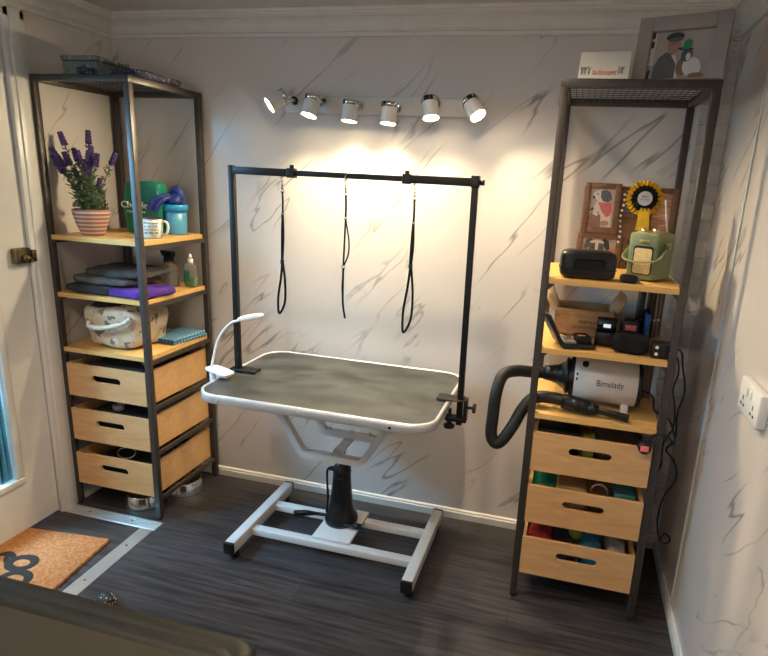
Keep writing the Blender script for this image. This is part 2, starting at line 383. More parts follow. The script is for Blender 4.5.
    def prism(s, poly, h, m, mtx=None, smooth=False):
        """poly in xy, extruded h along z, then transformed"""
        n0 = len(s.bm.faces); mtx = mtx or Matrix.Identity(4)
        a = [s.bm.verts.new(mtx @ Vector((x, y, 0))) for x, y in poly]; b = [s.bm.verts.new(mtx @ Vector((x, y, h))) for x, y in poly]
        s.bm.faces.new(a[::-1]); s.bm.faces.new(b); L = len(poly)
        for i in range(L): s.bm.faces.new((a[i], a[(i+1) % L], b[(i+1) % L], b[i]))
        s._mark(n0, m, smooth); return s
    def sweep(s, prof, path, m):
        """profile (out, z) swept along path points [(x, y, (nx, ny))] with mitres given by the offset vector"""
        n0 = len(s.bm.faces); rings = []
        for (x, y, nn) in path: rings.append([s.bm.verts.new((x+nn[0]*o, y+nn[1]*o, z)) for o, z in prof])
        for a, b in zip(rings, rings[1:]):
            for k in range(len(prof)-1): s.bm.faces.new((a[k], a[k+1], b[k+1], b[k]))
        s._mark(n0, m, False); return s
    def build(s, name, parent=None, loc=(0,0,0), rot=(0,0,0), fix=True):
        if fix: bmesh.ops.recalc_face_normals(s.bm, faces=s.bm.faces[:])
        me = bpy.data.meshes.new(name); s.bm.to_mesh(me); s.bm.free()
        for m in s.mats: me.materials.append(m)
        o = bpy.data.objects.new(name, me); COL.objects.link(o)
        o.location = loc; o.rotation_euler = rot
        if parent: o.parent = parent
        return o

def catmull(P, k, closed=False):
    out = []; L = len(P); rng = range(L if closed else L-1)
    for i in rng:
        p1, p2 = P[i], P[(i+1) % L]
        p0 = P[i-1] if (closed or i > 0) else p1*2-p2
        p3 = P[(i+2) % L] if (closed or i+2 < L) else p2*2-p1
        for j in range(k):
            t = j/k
            out.append(0.5*((2*p1)+(p2-p0)*t+(2*p0-5*p1+4*p2-p3)*t*t+(3*p1-p0-3*p2+p3)*t**3))
    if not closed: out.append(P[-1])
    return out

def rrect(x0, x1, y0, y1, r, n=6):
    pts = []
    for cx, cy, a0 in ((x1-r, y1-r, 0), (x0+r, y1-r, PI/2), (x0+r, y0+r, PI), (x1-r, y0+r, 3*PI/2)):
        for k in range(n+1):
            a = a0+PI/2*k/n; pts.append((cx+r*math.cos(a), cy+r*math.sin(a)))
    return pts
def ellipse(cx, cy, a, b, n=20, rot=0):
    return [(cx+a*math.cos(t)*math.cos(rot)-b*math.sin(t)*math.sin(rot), cy+a*math.cos(t)*math.sin(rot)+b*math.sin(t)*math.cos(rot)) for t in [2*PI*k/n for k in range(n)]]

def tag(o, label=None, cat=None, group=None, kind=None):
    if label: o['label'] = label
    if cat: o['category'] = cat
    if group: o['group'] = group
    if kind: o['kind'] = kind
    return o
def thing(name, label, cat, loc=(0,0,0), rz=0, group=None):
    o = bpy.data.objects.new(name, None); COL.objects.link(o); o.location = loc; o.rotation_euler = (0,0,rz)
    o.empty_display_size = 0.05
    return tag(o, label, cat, group)
def struct(o): o['kind'] = 'structure'; return o
def copy_tree(o, parent=None):
    c = o.copy(); COL.objects.link(c)
    if parent: c.parent = parent
    for ch in [k for k in bpy.data.objects if k.parent == o]: copy_tree(ch, c)
    return c
def text_part(name, s, size, m, parent, loc, rot, extrude=0.0006, align='CENTER', sx=1.0):
    cu = bpy.data.curves.new('t', 'FONT'); cu.body = s; cu.size = size; cu.extrude = extrude; cu.align_x = align; cu.align_y = 'CENTER'
    t = bpy.data.objects.new('t', cu); COL.objects.link(t)
    bpy.context.view_layer.update()
    me = bpy.data.meshes.new_from_object(t.evaluated_get(bpy.context.evaluated_depsgraph_get()))
    bpy.data.objects.remove(t); bpy.data.curves.remove(cu)
    me.materials.clear(); me.materials.append(M[m])
    for v in me.vertices: v.co.x *= sx
    o = bpy.data.objects.new(name, me); COL.objects.link(o); o.parent = parent; o.location = loc; o.rotation_euler = rot
    return o

# ------------------------------------------------------------------ the room
W, YR, XP = 2.563, 0.05, 2.443          # right wall, brick recess, end of the back panel
HC, CZ, REAR = 2.036, 2.122, -3.6       # cornice underside, ceiling, rear wall
b = MB(); b.box(-0.12, W+0.12, REAR-0.1, 0.2, -0.08, 0, 'floor'); struct(b.build('floor'))
b = MB(); b.box(-0.12, W+0.12, REAR-0.1, 0.2, CZ, CZ+0.08, 'ceiling'); struct(b.build('ceiling'))
b = MB(); b.box(-0.12, XP, 0, 0.12, 0, CZ, 'marble_back'); struct(b.build('wall_back'))
b = MB(); b.box(XP, W+0.12, YR, 0.12, 0, CZ, 'brick'); struct(b.build('wall_corner'))
# ragged white filler line down the cut edge of the panel
b = MB(); n = 60
for i in range(n):
    z0, z1 = CZ*i/n, CZ*(i+1)/n
    b.box(XP-0.001, XP+0.010+0.006*random.random(), -0.0015, YR-0.001, z0, z1, 'paint')
struct(b.build('trim_2'))
b = MB(); b.box(W, W+0.12, REAR-0.1, YR, 0, CZ, 'marble_right'); struct(b.build('wall_right'))
b = MB(); b.box(W-0.004, W, -0.372, -0.360, 0.03, HC, 'paint'); struct(b.build('trim_3'))
# left wall with the door opening (y -1.37 .. -0.52, z 0 .. 2.0)
DY0, DY1, DZ = -1.37, -0.53, 2.0
b = MB()
b.box(-0.12, 0, DY1, 0.0, 0, CZ, 'marble_left'); b.box(-0.12, 0, DY0, DY1, DZ, CZ, 'marble_left')
b.box(-0.12, 0, REAR, DY0, 0, CZ, 'marble_left'); struct(b.build('wall_left'))
# rear wall with the window behind the camera
WX0, WX1, WZ0, WZ1 = 0.35, 2.0, 0.85, 1.95
b = MB()
b.box(-0.12, WX0, REAR-0.1, REAR, 0, CZ, 'plainwall'); b.box(WX1, W+0.12, REAR-0.1, REAR, 0, CZ, 'plainwall')
b.box(WX0, WX1, REAR-0.1, REAR, 0, WZ0, 'plainwall'); b.box(WX0, WX1, REAR-0.1, REAR, WZ1, CZ, 'plainwall')
struct(b.build('wall_rear'))
b = MB()
b.box(WX0, WX0+0.06, REAR-0.08, REAR-0.02, WZ0, WZ1, 'paint'); b.box(WX1-0.06, WX1, REAR-0.08, REAR-0.02, WZ0, WZ1, 'paint')
b.box(WX0, WX1, REAR-0.08, REAR-0.02, WZ0, WZ0+0.06, 'paint'); b.box(WX0, WX1, REAR-0.08, REAR-0.02, WZ1-0.06, WZ1, 'paint')
b.box((WX0+WX1)/2-0.035, (WX0+WX1)/2+0.035, REAR-0.08, REAR-0.02, WZ0, WZ1, 'paint'); struct(b.build('window_1'))
# cornice
prof = [(0.0, HC-0.002), (0.012, HC), (0.016, HC+0.012), (0.010, HC+0.017), (0.016, HC+0.024)]
for k in range(7):
    a = PI/2*k/6; prof.append((0.018+0.044*(1-math.cos(a)), HC+0.026+0.036*math.sin(a)))
prof += [(0.066, HC+0.066), (0.072, HC+0.067), (0.074, HC+0.074), (0.083, HC+0.075), (0.085, CZ), (0.0, CZ)]
b = MB(); s2 = 1
b.sweep(prof, [(0, REAR, (1, 0)), (0, 0, (1, -1)), (XP-0.02, 0, (1, -1)), (XP-0.02, YR, (1, -1)), (W, YR, (-1, -1)), (W, REAR, (-1, 0))], 'plaster')
struct(b.build('trim_1'))
# baseboards
bp_ = [(0, 0), (0.014, 0), (0.014, 0.030), (0.010, 0.035), (0.010, 0.040), (0.006, 0.044), (0, 0.045)]
b = MB(); b.sweep(bp_, [(0, 0, (1, -1)), (XP, 0, (1, -1)), (XP, YR, (1, -1)), (W, YR, (-1, -1))], 'paint'); struct(b.build('baseboard_back'))
b = MB(); b.sweep(bp_, [(W, YR, (-1, -1)), (W, REAR, (-1, 0))], 'paint'); struct(b.build('baseboard_right'))
b = MB(); b.sweep(bp_, [(0, -0.447, (1, 0)), (0, 0, (1, -1))], 'paint'); struct(b.build('baseboard_left'))
# architrave
b = MB()
for (y0, y1) in ((DY1-0.005, -0.447), (DY0-0.085, DY0+0.005)):
    b.box(0, 0.018, y0, y1, 0, DZ+0.03, 'paint', bevel=0.004); b.box(0.010, 0.024, y0+0.02, y1-0.02, 0, DZ+0.03, 'paint', bevel=0.004)
b.box(0, 0.018, DY0-0.085, -0.447, DZ-0.005, HC+0.0, 'paint', bevel=0.004)
struct(b.build('trim_4'))
# door: stiles and rails round a tall reeded glass pane
d = struct(thing('door_1', None, None, (0, DY1, 0)))
GY0, GY1, GZ0, GZ1 = -1.21+0.53, -0.675+0.53, 0.215, 1.80
y0, y1 = DY0+0.004-DY1, -0.004
b = MB()
b.box(-0.045, -0.003, GY1, y1, 0.012, DZ-0.006, 'paint'); b.box(-0.045, -0.003, y0, GY0, 0.012, DZ-0.006, 'paint')
b.box(-0.045, -0.003, GY0, GY1, 0.012, GZ0, 'paint'); b.box(-0.045, -0.003, GY0, GY1, GZ1, DZ-0.006, 'paint')
b.build('door_leaf', d)
b = MB(); w = 0.03
for r_ in ((GY0, GY1, GZ0, GZ0+w), (GY0, GY1, GZ1-w, GZ1), (GY0, GY0+w, GZ0+w, GZ1-w), (GY1-w, GY1, GZ0+w, GZ1-w)):
    b.box(-0.03, 0.004, r_[0], r_[1], r_[2], r_[3], 'paint', bevel=0.005)
b.build('glazing_bead', d)
b = MB(); b.box(-0.028, -0.022, GY0+0.01, GY1-0.01, GZ0+0.01, GZ1-0.01, 'glass'); b.build('glass_pane', d)
l = MB(); l.box(0.0, 0.026, -0.078, -0.016, 1.112, 1.172, 'antique', bevel=0.003); l.cyl((0.028, -0.040, 1.133), (0.040, -0.040, 1.133), 0.014, 'antique')
l.box(0.018, 0.030, -0.012, 0.006, 1.115, 1.162, 'antique', bevel=0.003); l.box(0.036, 0.044, -0.050, -0.018, 1.127, 1.139, 'antique', bevel=0.003)
lk = l.build('door_handle', d); lk['label'] = 'square antique brass latch'
# socket
s = thing('wall_socket', 'white double switched plug socket on the marble right wall', 'socket', (W, -0.828, 1.005))
b = MB(); b.box(-0.024, 0, -0.083, 0.083, -0.043, 0.043, 'white_plastic', bevel=0.004); b.build('face_plate', s)
for sy in (-1, 1):
    b = MB(); b.box(-0.028, -0.0235, sy*0.016-0.007, sy*0.016+0.007, 0.008, 0.030, 'white_plastic', bevel=0.002); b.build('rocker_switch', s)
    b = MB()
    for dy, dz, hy, hz in ((0, -0.004, 0.003, 0.006), (-0.011, -0.022, 0.005, 0.003), (0.011, -0.022, 0.005, 0.003)):
        b.box(-0.0248, -0.0235, sy*0.042+dy-hy, sy*0.042+dy+hy, dz-hz, dz+hz, 'ink')
    b.build('pin_holes', s)
# threshold strips
t = thing('threshold_strip', 'ribbed aluminium floor strip in an L shape in front of the door', 'floor strip', (0.0, -0.5, 0.0))
def strip(poly_w, L, loc, rz, name):
    b = MB(); b.box(0, L, -poly_w/2, poly_w/2, 0.0, 0.004, 'aluminium', bevel=0.0015)
    for k in range(5):
        yy = -poly_w/2+poly_w*(k+1)/6; b.box(0.0, L, yy-0.002, yy+0.002, 0.004, 0.0055, 'aluminium')
    x = 0.12
    while x < L-0.05: b.cyl((x, 0, 0.004), (x, 0, 0.0062), 0.005, 'steel', n=12); x += 0.22
    return b.build(name, t, loc, (0, 0, rz))
strip(0.062, 0.475, (0.005, 0.003, 0), 0, 'strip'); strip(0.062, 0.62, (0.4435, -0.03, 0), -PI/2+0.035, 'strip')
# downlights
def downlight(x, y, label):
    d = thing('ceiling_downlight', label, 'light', (x, y, CZ))
    b = MB(); b.lathe([(0.030, 0.0), (0.044, -0.001), (0.044, -0.005), (0.030, -0.008), (0.028, -0.002)], 'chrome', n=32); b.build('trim_ring', d)
    b = MB(); b.cyl((0, 0, -0.004), (0, 0, -0.002), 0.029, 'down_glow'); b.build('lens', d)
downlight(1.665, -0.80, 'small round recessed ceiling light nearest the marble back wall')
downlight(1.660, -1.96, 'small round recessed ceiling light behind the photographer on the right')
downlight(0.82, -1.77, 'small round recessed ceiling light towards the door side')

# ------------------------------------------------------------------ shelving units
UW, UD, UH = 0.446, 0.434, 1.815
SH = [(1.215, 'shelf'), (0.980, 'shelf'), (0.745, 'shelf')]
DR = [(0.530, 0.675), (0.324, 0.470), (0.110, 0.260)]
def make_unit(label, loc, rz):
    t = thing('shelving_unit', label, 'shelving unit', loc, rz)
    P = 0.024
    for (x, y) in ((0, 0), (UW-P, 0), (0, UD-P), (UW-P, UD-P)):
        b = MB(); b.box(x, x+P, y, y+P, 0.012, UH-P, 'frame_metal', bevel=0.0015)
        for z in (0.06, 0.09, 1.23): b.cyl((x+P/2, y-0.001, z), (x+P/2, y+0.002, z), 0.003, 'black_metal', n=8)
        p = b.build('post', t)
        b = MB(); b.cyl((x+P/2, y+P/2, 0), (x+P/2, y+P/2, 0.013), 0.011, 'black_rubber'); b.build('foot', p)
    b = MB()
    b.box(0, UW, 0, P, UH-P, UH, 'frame_metal', bevel=0.0015); b.box(0, UW, UD-P, UD, UH-P, UH, 'frame_metal', bevel=0.0015)
    b.box(0, P, P, UD-P, UH-P, UH, 'frame_metal', bevel=0.0015); b.box(UW-P, UW, P, UD-P, UH-P, UH, 'frame_metal', bevel=0.0015)
    b.build('top_frame', t)
    b = MB(); k = 0
    for i in range(1, 20): x = P+(UW-2*P)*i/20; b.cyl((x, P-0.004, UH-0.010), (x, UD-P+0.004, UH-0.010), 0.0011, 'frame_metal', n=6)
    for i in range(1, 9): y = P+(UD-2*P)*i/9; b.cyl((P-0.004, y, UH-0.012), (UW-P+0.004, y, UH-0.012), 0.0011, 'frame_metal', n=6)
    b.build('mesh_top', t)
    for z, nm in SH:
        b = MB(); b.box(P+0.001, UW-P-0.001, 0.001, P+0.001, z-0.018, z, 'shelf_wood'); b.box(0.012, UW-0.012, P+0.001, UD-P-0.001, z-0.018, z, 'shelf_wood')
        b.box(P+0.001, UW-P-0.001, UD-P-0.001, UD-0.003, z-0.018, z, 'shelf_wood'); b.build('shelf', t)
        for sx in (0.002, UW-0.014):
            b = MB(); b.box(sx, sx+0.012, P, UD-P, z-0.036, z-0.0185, 'frame_metal'); b.build('side_rail', t)
        for sx, q in ((P, 1), (UW-P, -1)):
            b = MB(); b.prism([(0, 0), (0.022*q, 0), (0, -0.022)], 0.004, 'frame_metal', Matrix.Translation((sx, 0.008, z-0.0185)) @ Matrix.Rotation(PI/2, 4, 'X')); b.build('corner_bracket', t)
    for z0, z1 in DR:
        for sx in (0.002, UW-0.014):
            b = MB(); b.box(sx, sx+0.012, P, UD-P, z0-0.022, z0-0.004, 'frame_metal'); b.build('side_rail', t)
        # the drawer: an open wooden crate with a slot handle cut through the front
        dr = bpy.data.objects.new('drawer', None); COL.objects.link(dr); dr.parent = t; dr.location = (UW/2, 0, z0)
        hw, h, th = UW/2-P-0.003, z1-z0, 0.012
        b = MB(); sl, sh, sz = 0.072, 0.0145, h-0.056
        outer = [(-hw, 0), (hw, 0), (hw, h), (-hw, h)]
        slot = [(math.cos(a)*sh+(sl-sh if math.cos(a) >= -1e-9 and k < 9 else -(sl-sh)), sz+math.sin(a)*sh) for k, a in enumerate([-PI/2+PI*i/8 for i in range(9)]+[PI/2+PI*i/8 for i in range(9)])]
        bm = b.bm; im = b.mi('drawer_wood')
        for yy in (0.002, 0.002+th):
            ov = [bm.verts.new((x, yy, z)) for x, z in outer]; sv = [bm.verts.new((x, yy, z)) for x, z in slot]
            es = [bm.edges.new((ov[i], ov[(i+1) % 4])) for i in range(4)] + [bm.edges.new((sv[i], sv[(i+1) % 18])) for i in range(18)]
            bmesh.ops.triangle_fill(bm, use_beauty=True, edges=es)
            if yy < 0.005: o1, s1 = ov, sv
        for i in range(4): bm.faces.new((o1[i], o1[(i+1) % 4], ov[(i+1) % 4], ov[i]))
        for i in range(18): bm.faces.new((s1[i], s1[(i+1) % 18], sv[(i+1) % 18], sv[i]))
        b.build('drawer_front', dr)
        y1 = UD-0.006
        b = MB()
        for q in (-1, 1): b.box(q*hw, q*(hw-th), 0.002+th, y1-th, 0, h, 'drawer_wood')
        b.box(-hw, hw, y1-th, y1, 0, h, 'drawer_wood'); b.build('drawer_sides', dr)
        b = MB(); b.box(-hw+th, hw-th, 0.002+th, y1-th, 0.002, 0.008, 'drawer_wood'); b.build('drawer_base', dr)
    return t
LX, LY = 0.010, -0.454
RX, RY = 1.983, -0.454
uL = make_unit('metal framed shelving unit by the door, lavender pot and towels on its shelves', (LX, LY, 0), 0)
uR = copy_tree(uL); uR.location = (RX, RY, 0)
uR['label'] = 'metal framed shelving unit in the right corner, radio and dryer on its shelves'

# ------------------------------------------------------------------ grooming table
T = thing('grooming_table', 'grey topped hydraulic dog grooming table on a white H shaped base', 'table', (1.247, -0.345, 0))
TX0, TX1, TY0, TY1, TZ = -0.435, 0.452, -0.335, 0.248, 0.732
def loop_pts(x0, x1, y0, y1, r, n=10): return rrect(x0, x1, y0, y1, r, n)
b = MB(); b.prism(rrect(TX0+0.008, TX1-0.008, TY0+0.008, TY1-0.008, 0.082, 12), 0.022, 'table_mat', Matrix.Translation((0, 0, TZ-0.024))); b.build('table_top', T)
b = MB(); bm = b.bm; im = b.mi('edge_silver'); n0 = 0
rings = []
for off, z in ((0.010, TZ-0.002), (0.006, TZ+0.002), (0.0, TZ), (-0.001, TZ-0.010), (-0.001, TZ-0.030), (0.004, TZ-0.034), (0.012, TZ-0.034)):
    rings.append([bm.verts.new((x, y, z)) for x, y in rrect(TX0+off, TX1-off, TY0+off, TY1-off, 0.09-off, 12)])
rings.append(rings[0]); Lr = len(rings[0])
for a, c in zip(rings, rings[1:]):
    for k in range(Lr): f = bm.faces.new((a[k], a[(k+1) % Lr], c[(k+1) % Lr], c[k])); f.smooth = True
e_ = b.build('table_edge', T); e_['label'] = 'silver edge band with small bolts'
b = MB()
for x in (-0.33, -0.02, 0.31): b.cyl((x, TY0-0.004, TZ-0.018), (x, TY0+0.003, TZ-0.018), 0.005, 'aluminium', n=12)
b.cyl((TX1-0.003, -0.1, TZ-0.018), (TX1+0.004, -0.1, TZ-0.018), 0.005, 'chrome', n=12)
b.build('bolt', T)
b = MB()
for y in (-0.22, 0.14): b.box(TX0+0.06, TX1-0.06, y-0.015, y+0.015, TZ-0.046, TZ-0.025, 'white_metal')
for x in (TX0+0.10, TX1-0.12): b.box(x-0.012, x+0.012, TY0+0.03, TY1-0.03, TZ-0.044, TZ-0.0255, 'white_metal')
b.build('under_frame', T)
for y in (-0.080, 0.135):
    b = MB()
    pts = [(-0.285, y, TZ-0.040), (-0.135, y, 0.445), (-0.118, y, 0.430), (0.118, y, 0.430), (0.135, y, 0.445), (0.285, y, TZ-0.040)]
    PV = [Vector((p[0], p[2])) for p in pts]; lf, rt = [], []
    for k, p in enumerate(PV):
        d0 = (p-PV[k-1]).normalized() if k else (PV[1]-p).normalized(); d1 = (PV[k+1]-p).normalized() if k < len(PV)-1 else d0
        n_ = Vector((-(d0+d1).y, (d0+d1).x)).normalized(); w_ = 0.0135/max(0.5, n_.dot(Vector((-d0.y, d0.x))))
        lf.append(p+n_*w_); rt.append(p-n_*w_)
    bm = b.bm; q4 = [[bm.verts.new((v.x, y+o_, v.y)) for v in side] for side in (lf, rt) for o_ in (-0.015, 0.015)]
    n0 = len(bm.faces)
    for k in range(len(PV)-1):
        for a_, c_ in ((0, 1), (1, 3), (3, 2), (2, 0)): bm.faces.new((q4[a_][k], q4[a_][k+1], q4[c_][k+1], q4[c_][k]))
    for k in (0, -1): bm.faces.new((q4[0][k], q4[1][k], q4[3][k], q4[2][k]))
    b._mark(n0, 'white_metal', False)
    sp_ = b.build('support_bracket', T)
    b = MB()
    for x in (-0.10, 0.0, 0.08): b.cyl((x, y, 0.443), (x, y, 0.456), 0.006, 'chrome', n=12)
    b.build('bolt', sp_)
b = MB(); b.box(-0.028, 0.012, -0.065, 0.120, 0.412, 0.422, 'white_metal'); b.build('mounting_plate', T)
CX, CY = -0.008, 0.045
b = MB(); b.cyl((CX, CY, 0.30), (CX, CY, 0.415), 0.017, 'chrome'); b.build('piston_rod', T)
b = MB(); b.lathe([(0.068, 0.074), (0.070, 0.088), (0.066, 0.108), (0.052, 0.128), (0.044, 0.20), (0.037, 0.29), (0.037, 0.325), (0.028, 0.335), (0.026, 0.355), (0.018, 0.356)], 'black_plastic', (CX, CY, 0), n=28)
b.box(CX-0.022, CX+0.022, CY-0.05, CY-0.025, 0.10, 0.30, 'black_plastic', bevel=0.005)
b.tube([(CX-0.030, CY-0.02, 0.33), (CX-0.055, CY-0.025, 0.31), (CX-0.050, CY-0.03, 0.20), (CX-0.055, CY-0.03, 0.12)], 0.005, 'black_plastic')
b.cyl((CX-0.045, CY-0.02, 0.322), (CX+0.045, CY-0.02, 0.322), 0.010, 'black_plastic'); b.build('pump_cylinder', T)
b = MB(); b.box(-0.078, 0.085, -0.098, 0.140, 0.062, 0.0745, 'white_metal', bevel=0.002); b.build('base_plate', T)
b = MB(); b.tube([(CX-0.05, CY-0.02, 0.098), (CX-0.10, CY-0.02, 0.096), (CX-0.145, CY-0.045, 0.106), (CX-0.19, CY-0.06, 0.104)], lambda u: 0.013+0.008*min(1, max(0, (u-0.4)*4)), 'black_plastic', flat=0.6); b.build('foot_pedal', T)
b = MB(); b.cyl((CX+0.03, CY-0.055, 0.090), (CX+0.085, CY-0.06, 0.098), 0.006, 'chrome'); b.cyl((CX+0.08, CY-0.06, 0.098), (CX+0.108, CY-0.062, 0.102), 0.013, 'black_rubber'); b.build('release_pedal', T)
for x in (-0.362, 0.370):
    b = MB(); b.box(x-0.021, x+0.021, -0.250, 0.252, 0.030, 0.078, 'white_metal', bevel=0.003); sb = b.build('base_beam', T)
    for y in (-0.252, 0.254):
        b = MB(); b.box(x-0.022, x+0.022, y-0.006, y+0.006, 0.029, 0.079, 'black_plastic', bevel=0.002); b.build('end_cap', sb)
    for y in (-0.215, 0.215):
        b = MB(); b.cyl((x, y, 0), (x, y, 0.012), 0.019, 'black_rubber'); b.cyl((x, y, 0.012), (x, y, 0.031), 0.007, 'black_metal'); b.build('foot', sb)
for y in (-0.098, 0.098):
    b = MB(); b.box(-0.341, 0.349, y-0.018, y+0.018, 0.032, 0.0615, 'white_metal', bevel=0.002); b.build('cross_beam', T)

# overhead arm clamped to the table
A = thing('overhead_grooming_frame', 'black overhead bar on two posts clamped to the grooming table', 'grooming frame', (1.28, -0.405, TZ+0.004))
def wz(z): return z-(TZ+0.004)
PXL, PXR, BZ = 0.834-1.28, 1.737-1.28, 1.502
for x, q in ((PXL, 1), (PXR, -1)):
    zb = 0.64 if q < 0 else 0.70
    b = MB(); b.box(x-0.0105, x+0.0105, -0.0105, 0.0105, wz(zb), wz(BZ+0.018), 'black_metal', bevel=0.0015); p = b.build('post', A)
    b = MB(); b.box(x-0.0135, x+0.0135, -0.0135, 0.0135, wz(BZ-0.017), wz(BZ+0.022), 'black_plastic', bevel=0.003)
    if q < 0: b.cyl((x+0.014, 0, wz(BZ)), (x+0.030, 0, wz(BZ)), 0.009, 'black_plastic', n=12); b.build('corner_joint', p)
    b = MB(); xi = x+q*0.085; xo = x-q*0.016
    b.box(min(xi, xo), max(xi, xo), -0.028, 0.028, 0.0, 0.006, 'black_metal', bevel=0.002)
    if q < 0:
        b.box(x+0.016, x+0.028, -0.02, 0.02, wz(0.668), 0.006, 'black_metal', bevel=0.002)
        b.box(x-0.05, x+0.028, -0.02, 0.02, wz(0.655), wz(0.670), 'black_metal', bevel=0.002)
    else:
        b.box(x-0.028, x-0.016, -0.02, 0.02, wz(0.668), 0.006, 'black_metal', bevel=0.002)
        b.box(x-0.028, x+0.05, -0.02, 0.02, wz(0.655), wz(0.670), 'black_metal', bevel=0.002)
    cl = b.build('clamp', A)
    b = MB(); b.cyl((x+q*0.036, 0, wz(0.635)), (x+q*0.036, 0, wz(0.697)), 0.006, 'black_metal'); b.lathe([(0.0, 0), (0.020, 0.002), (0.022, 0.012), (0.010, 0.018), (0.008, 0.03)], 'black_plastic', (x+q*0.036, 0, wz(0.622)), n=12)
    if q < 0: b.cyl((x+0.028, 0, wz(0.71)), (x+0.05, 0, wz(0.71)), 0.006, 'chrome', n=12); b.cyl((x+0.048, 0, wz(0.71)), (x+0.058, 0, wz(0.71)), 0.019, 'black_plastic', n=8)
    b.build('clamp_knob', cl)
b = MB(); b.box(PXL+0.01, PXL+0.245, -0.0125, 0.0125, wz(BZ-0.0135), wz(BZ+0.0135), 'black_metal', bevel=0.0015)
b.box(PXR-0.245, PXR-0.01, -0.0125, 0.0125, wz(BZ-0.0135), wz(BZ+0.0135), 'black_metal', bevel=0.0015)
b.box(PXL+0.20, PXR-0.20, -0.009, 0.009, wz(BZ-0.0095), wz(BZ+0.0095), 'black_metal', bevel=0.001); cb_ = b.build('crossbar', A)
for x in (PXL+0.240, PXR-0.235):
    b = MB(); b.box(x-0.014, x+0.014, -0.016, 0.016, wz(BZ-0.017), wz(BZ+0.017), 'black_plastic', bevel=0.003); b.cyl((x, 0, wz(BZ+0.015)), (x, 0, wz(BZ+0.028)), 0.008, 'black_plastic', n=10); b.build('slide_collar', cb_)
# grooming loops
def loop(x, zlen, zmid, kind, label):
    t = thing('grooming_loop', label, 'noose', (x, -0.405, BZ-0.014), 0, 'grooming loops')
    b = MB()
    b.tube([(0.004*math.sin(a), 0.0105*math.cos(a), -0.004+0.0155*math.sin(a)+0.012) for a in [2*PI*k/12 for k in range(12)]], 0.0017, 'steel', n=6, closed=True)
    b.tube([(0.0, 0.0055*math.cos(a), -0.022+0.010*math.sin(a)) for a in [2*PI*k/10 for k in range(10)]], 0.0016, 'steel', n=6, closed=True)
    b.cyl((0, 0, -0.03), (0, 0, -0.044), 0.004, 'steel', n=10); b.tube([(0.006*math.cos(a), 0, -0.050+0.008*math.sin(a)) for a in [2*PI*k/10 for k in range(10)]], 0.0016, 'steel', n=6, closed=True)
    b.build('swivel_hook', t)
    b = MB(); fl = 0.45
    b.tube([(0, 0, -0.052), (0.001, 0, -0.09), (0, 0, -0.13)], 0.0062, 'black_matte', n=8, flat=fl)
    if kind == 'loop':
        b.tube([(-0.001, 0, -0.13), (-0.004, 0, -0.20), (-0.006, 0, zmid)], 0.0055, 'black_matte', n=8, flat=0.6)
        b.tube([(0.001, 0, -0.13), (0.003, 0, -0.21), (-0.002, 0, zmid)], 0.0050, 'black_matte', n=8, flat=0.6)
        w = 0.028; zz = zlen-zmid
        b.tube([(-0.004, 0, zmid), (-0.012, 0.004, zmid+zz*0.3), (-0.012-w*0.5, 0.006, zmid+zz*0.7), (-0.022, 0.004, zlen), (0.006, -0.004, zmid+zz*0.78), (0.010, -0.006, zmid+zz*0.4), (-0.002, 0, zmid)], 0.0045, 'black_matte', n=8)
    else:
        b.tube([(0, 0, -0.13), (-0.003, 0, -0.22), (-0.006, 0, -0.30)], 0.0055, 'black_matte', n=8, flat=0.5)
        b.tube([(0, 0, -0.13), (0.014, 0, -0.21), (0.012, 0, -0.26), (-0.004, 0, -0.30)], 0.0045, 'black_matte', n=8, flat=0.5)
        b.tube([(-0.006, 0, -0.31), (-0.008, 0.003, -0.38), (-0.006, 0, -0.44), (0.004, -0.002, zlen)], 0.0065, 'black_matte', n=8, flat=0.45)
        b.tube([(-0.006, 0.004, -0.31), (-0.012, 0.006, -0.38), (-0.008, 0.005, -0.43), (0.000, 0.004, zlen)], 0.005, 'black_matte', n=8, flat=0.45)
    b.build('strap', t)
    b = MB()
    b.cyl((0, 0, -0.128), (0, 0, -0.136), 0.006, 'steel', n=10); b.build('slider', t); b = MB()
    if kind == 'loop': b.cyl((-0.004, 0, zmid+0.006), (-0.004, 0, zmid-0.010), 0.007, 'black_metal', n=10)
    else: b.tube([(0.006*math.cos(a)-0.006, 0, -0.306+0.009*math.sin(a)) for a in [2*PI*k/10 for k in range(10)]], 0.0018, 'steel', n=6, closed=True)
    b.build('slider', t)
loop(1.036, -0.505, -0.305, 'loop', 'black strap loop hanging nearest the left post, its teardrop end open')
loop(1.281, -0.495, -0.30, 'strap', 'middle black strap on the bar, hanging closed without an open loop')
loop(1.531, -0.525, -0.28, 'loop', 'thickest black strap, hanging nearest the right post with a long open loop')

# clip lamp on the left edge of the table
C_ = thing('clip_lamp', 'white gooseneck clip lamp clamped on the left end of the grooming table', 'lamp', (0.812, -0.505, TZ+0.003))
b = MB(); b.blob((0.003, 0.0, 0.022), (0.125, 0.058, 0.014), 'white_plastic', e=0.45, rot=(0, 0.03, -0.35)); b.box(-0.044, -0.028, 0.0, 0.02, -0.045, 0.018, 'white_plastic', bevel=0.004)
b.box(-0.048, 0.02, -0.004, 0.024, -0.050, -0.0405, 'white_plastic', bevel=0.003); b.box(0.0, 0.045, -0.02, 0.016, 0.0005, 0.016, 'white_plastic', bevel=0.003); b.build('clip', C_)
b = MB(); b.tube([(-0.035, 0.005, 0.025), (-0.030, 0.01, 0.06), (-0.012, 0.015, 0.13), (0.012, 0.02, 0.175), (0.045, 0.025, 0.21), (0.070, 0.03, 0.220)], 0.0048, 'white_plastic', n=10); b.build('gooseneck', C_)
b = MB(); b.blob((0.118, 0.04, 0.236), (0.100, 0.040, 0.022), 'white_plastic', e=0.7, rot=(0, -0.22, 0.25)); b.build('lamp_head', C_)

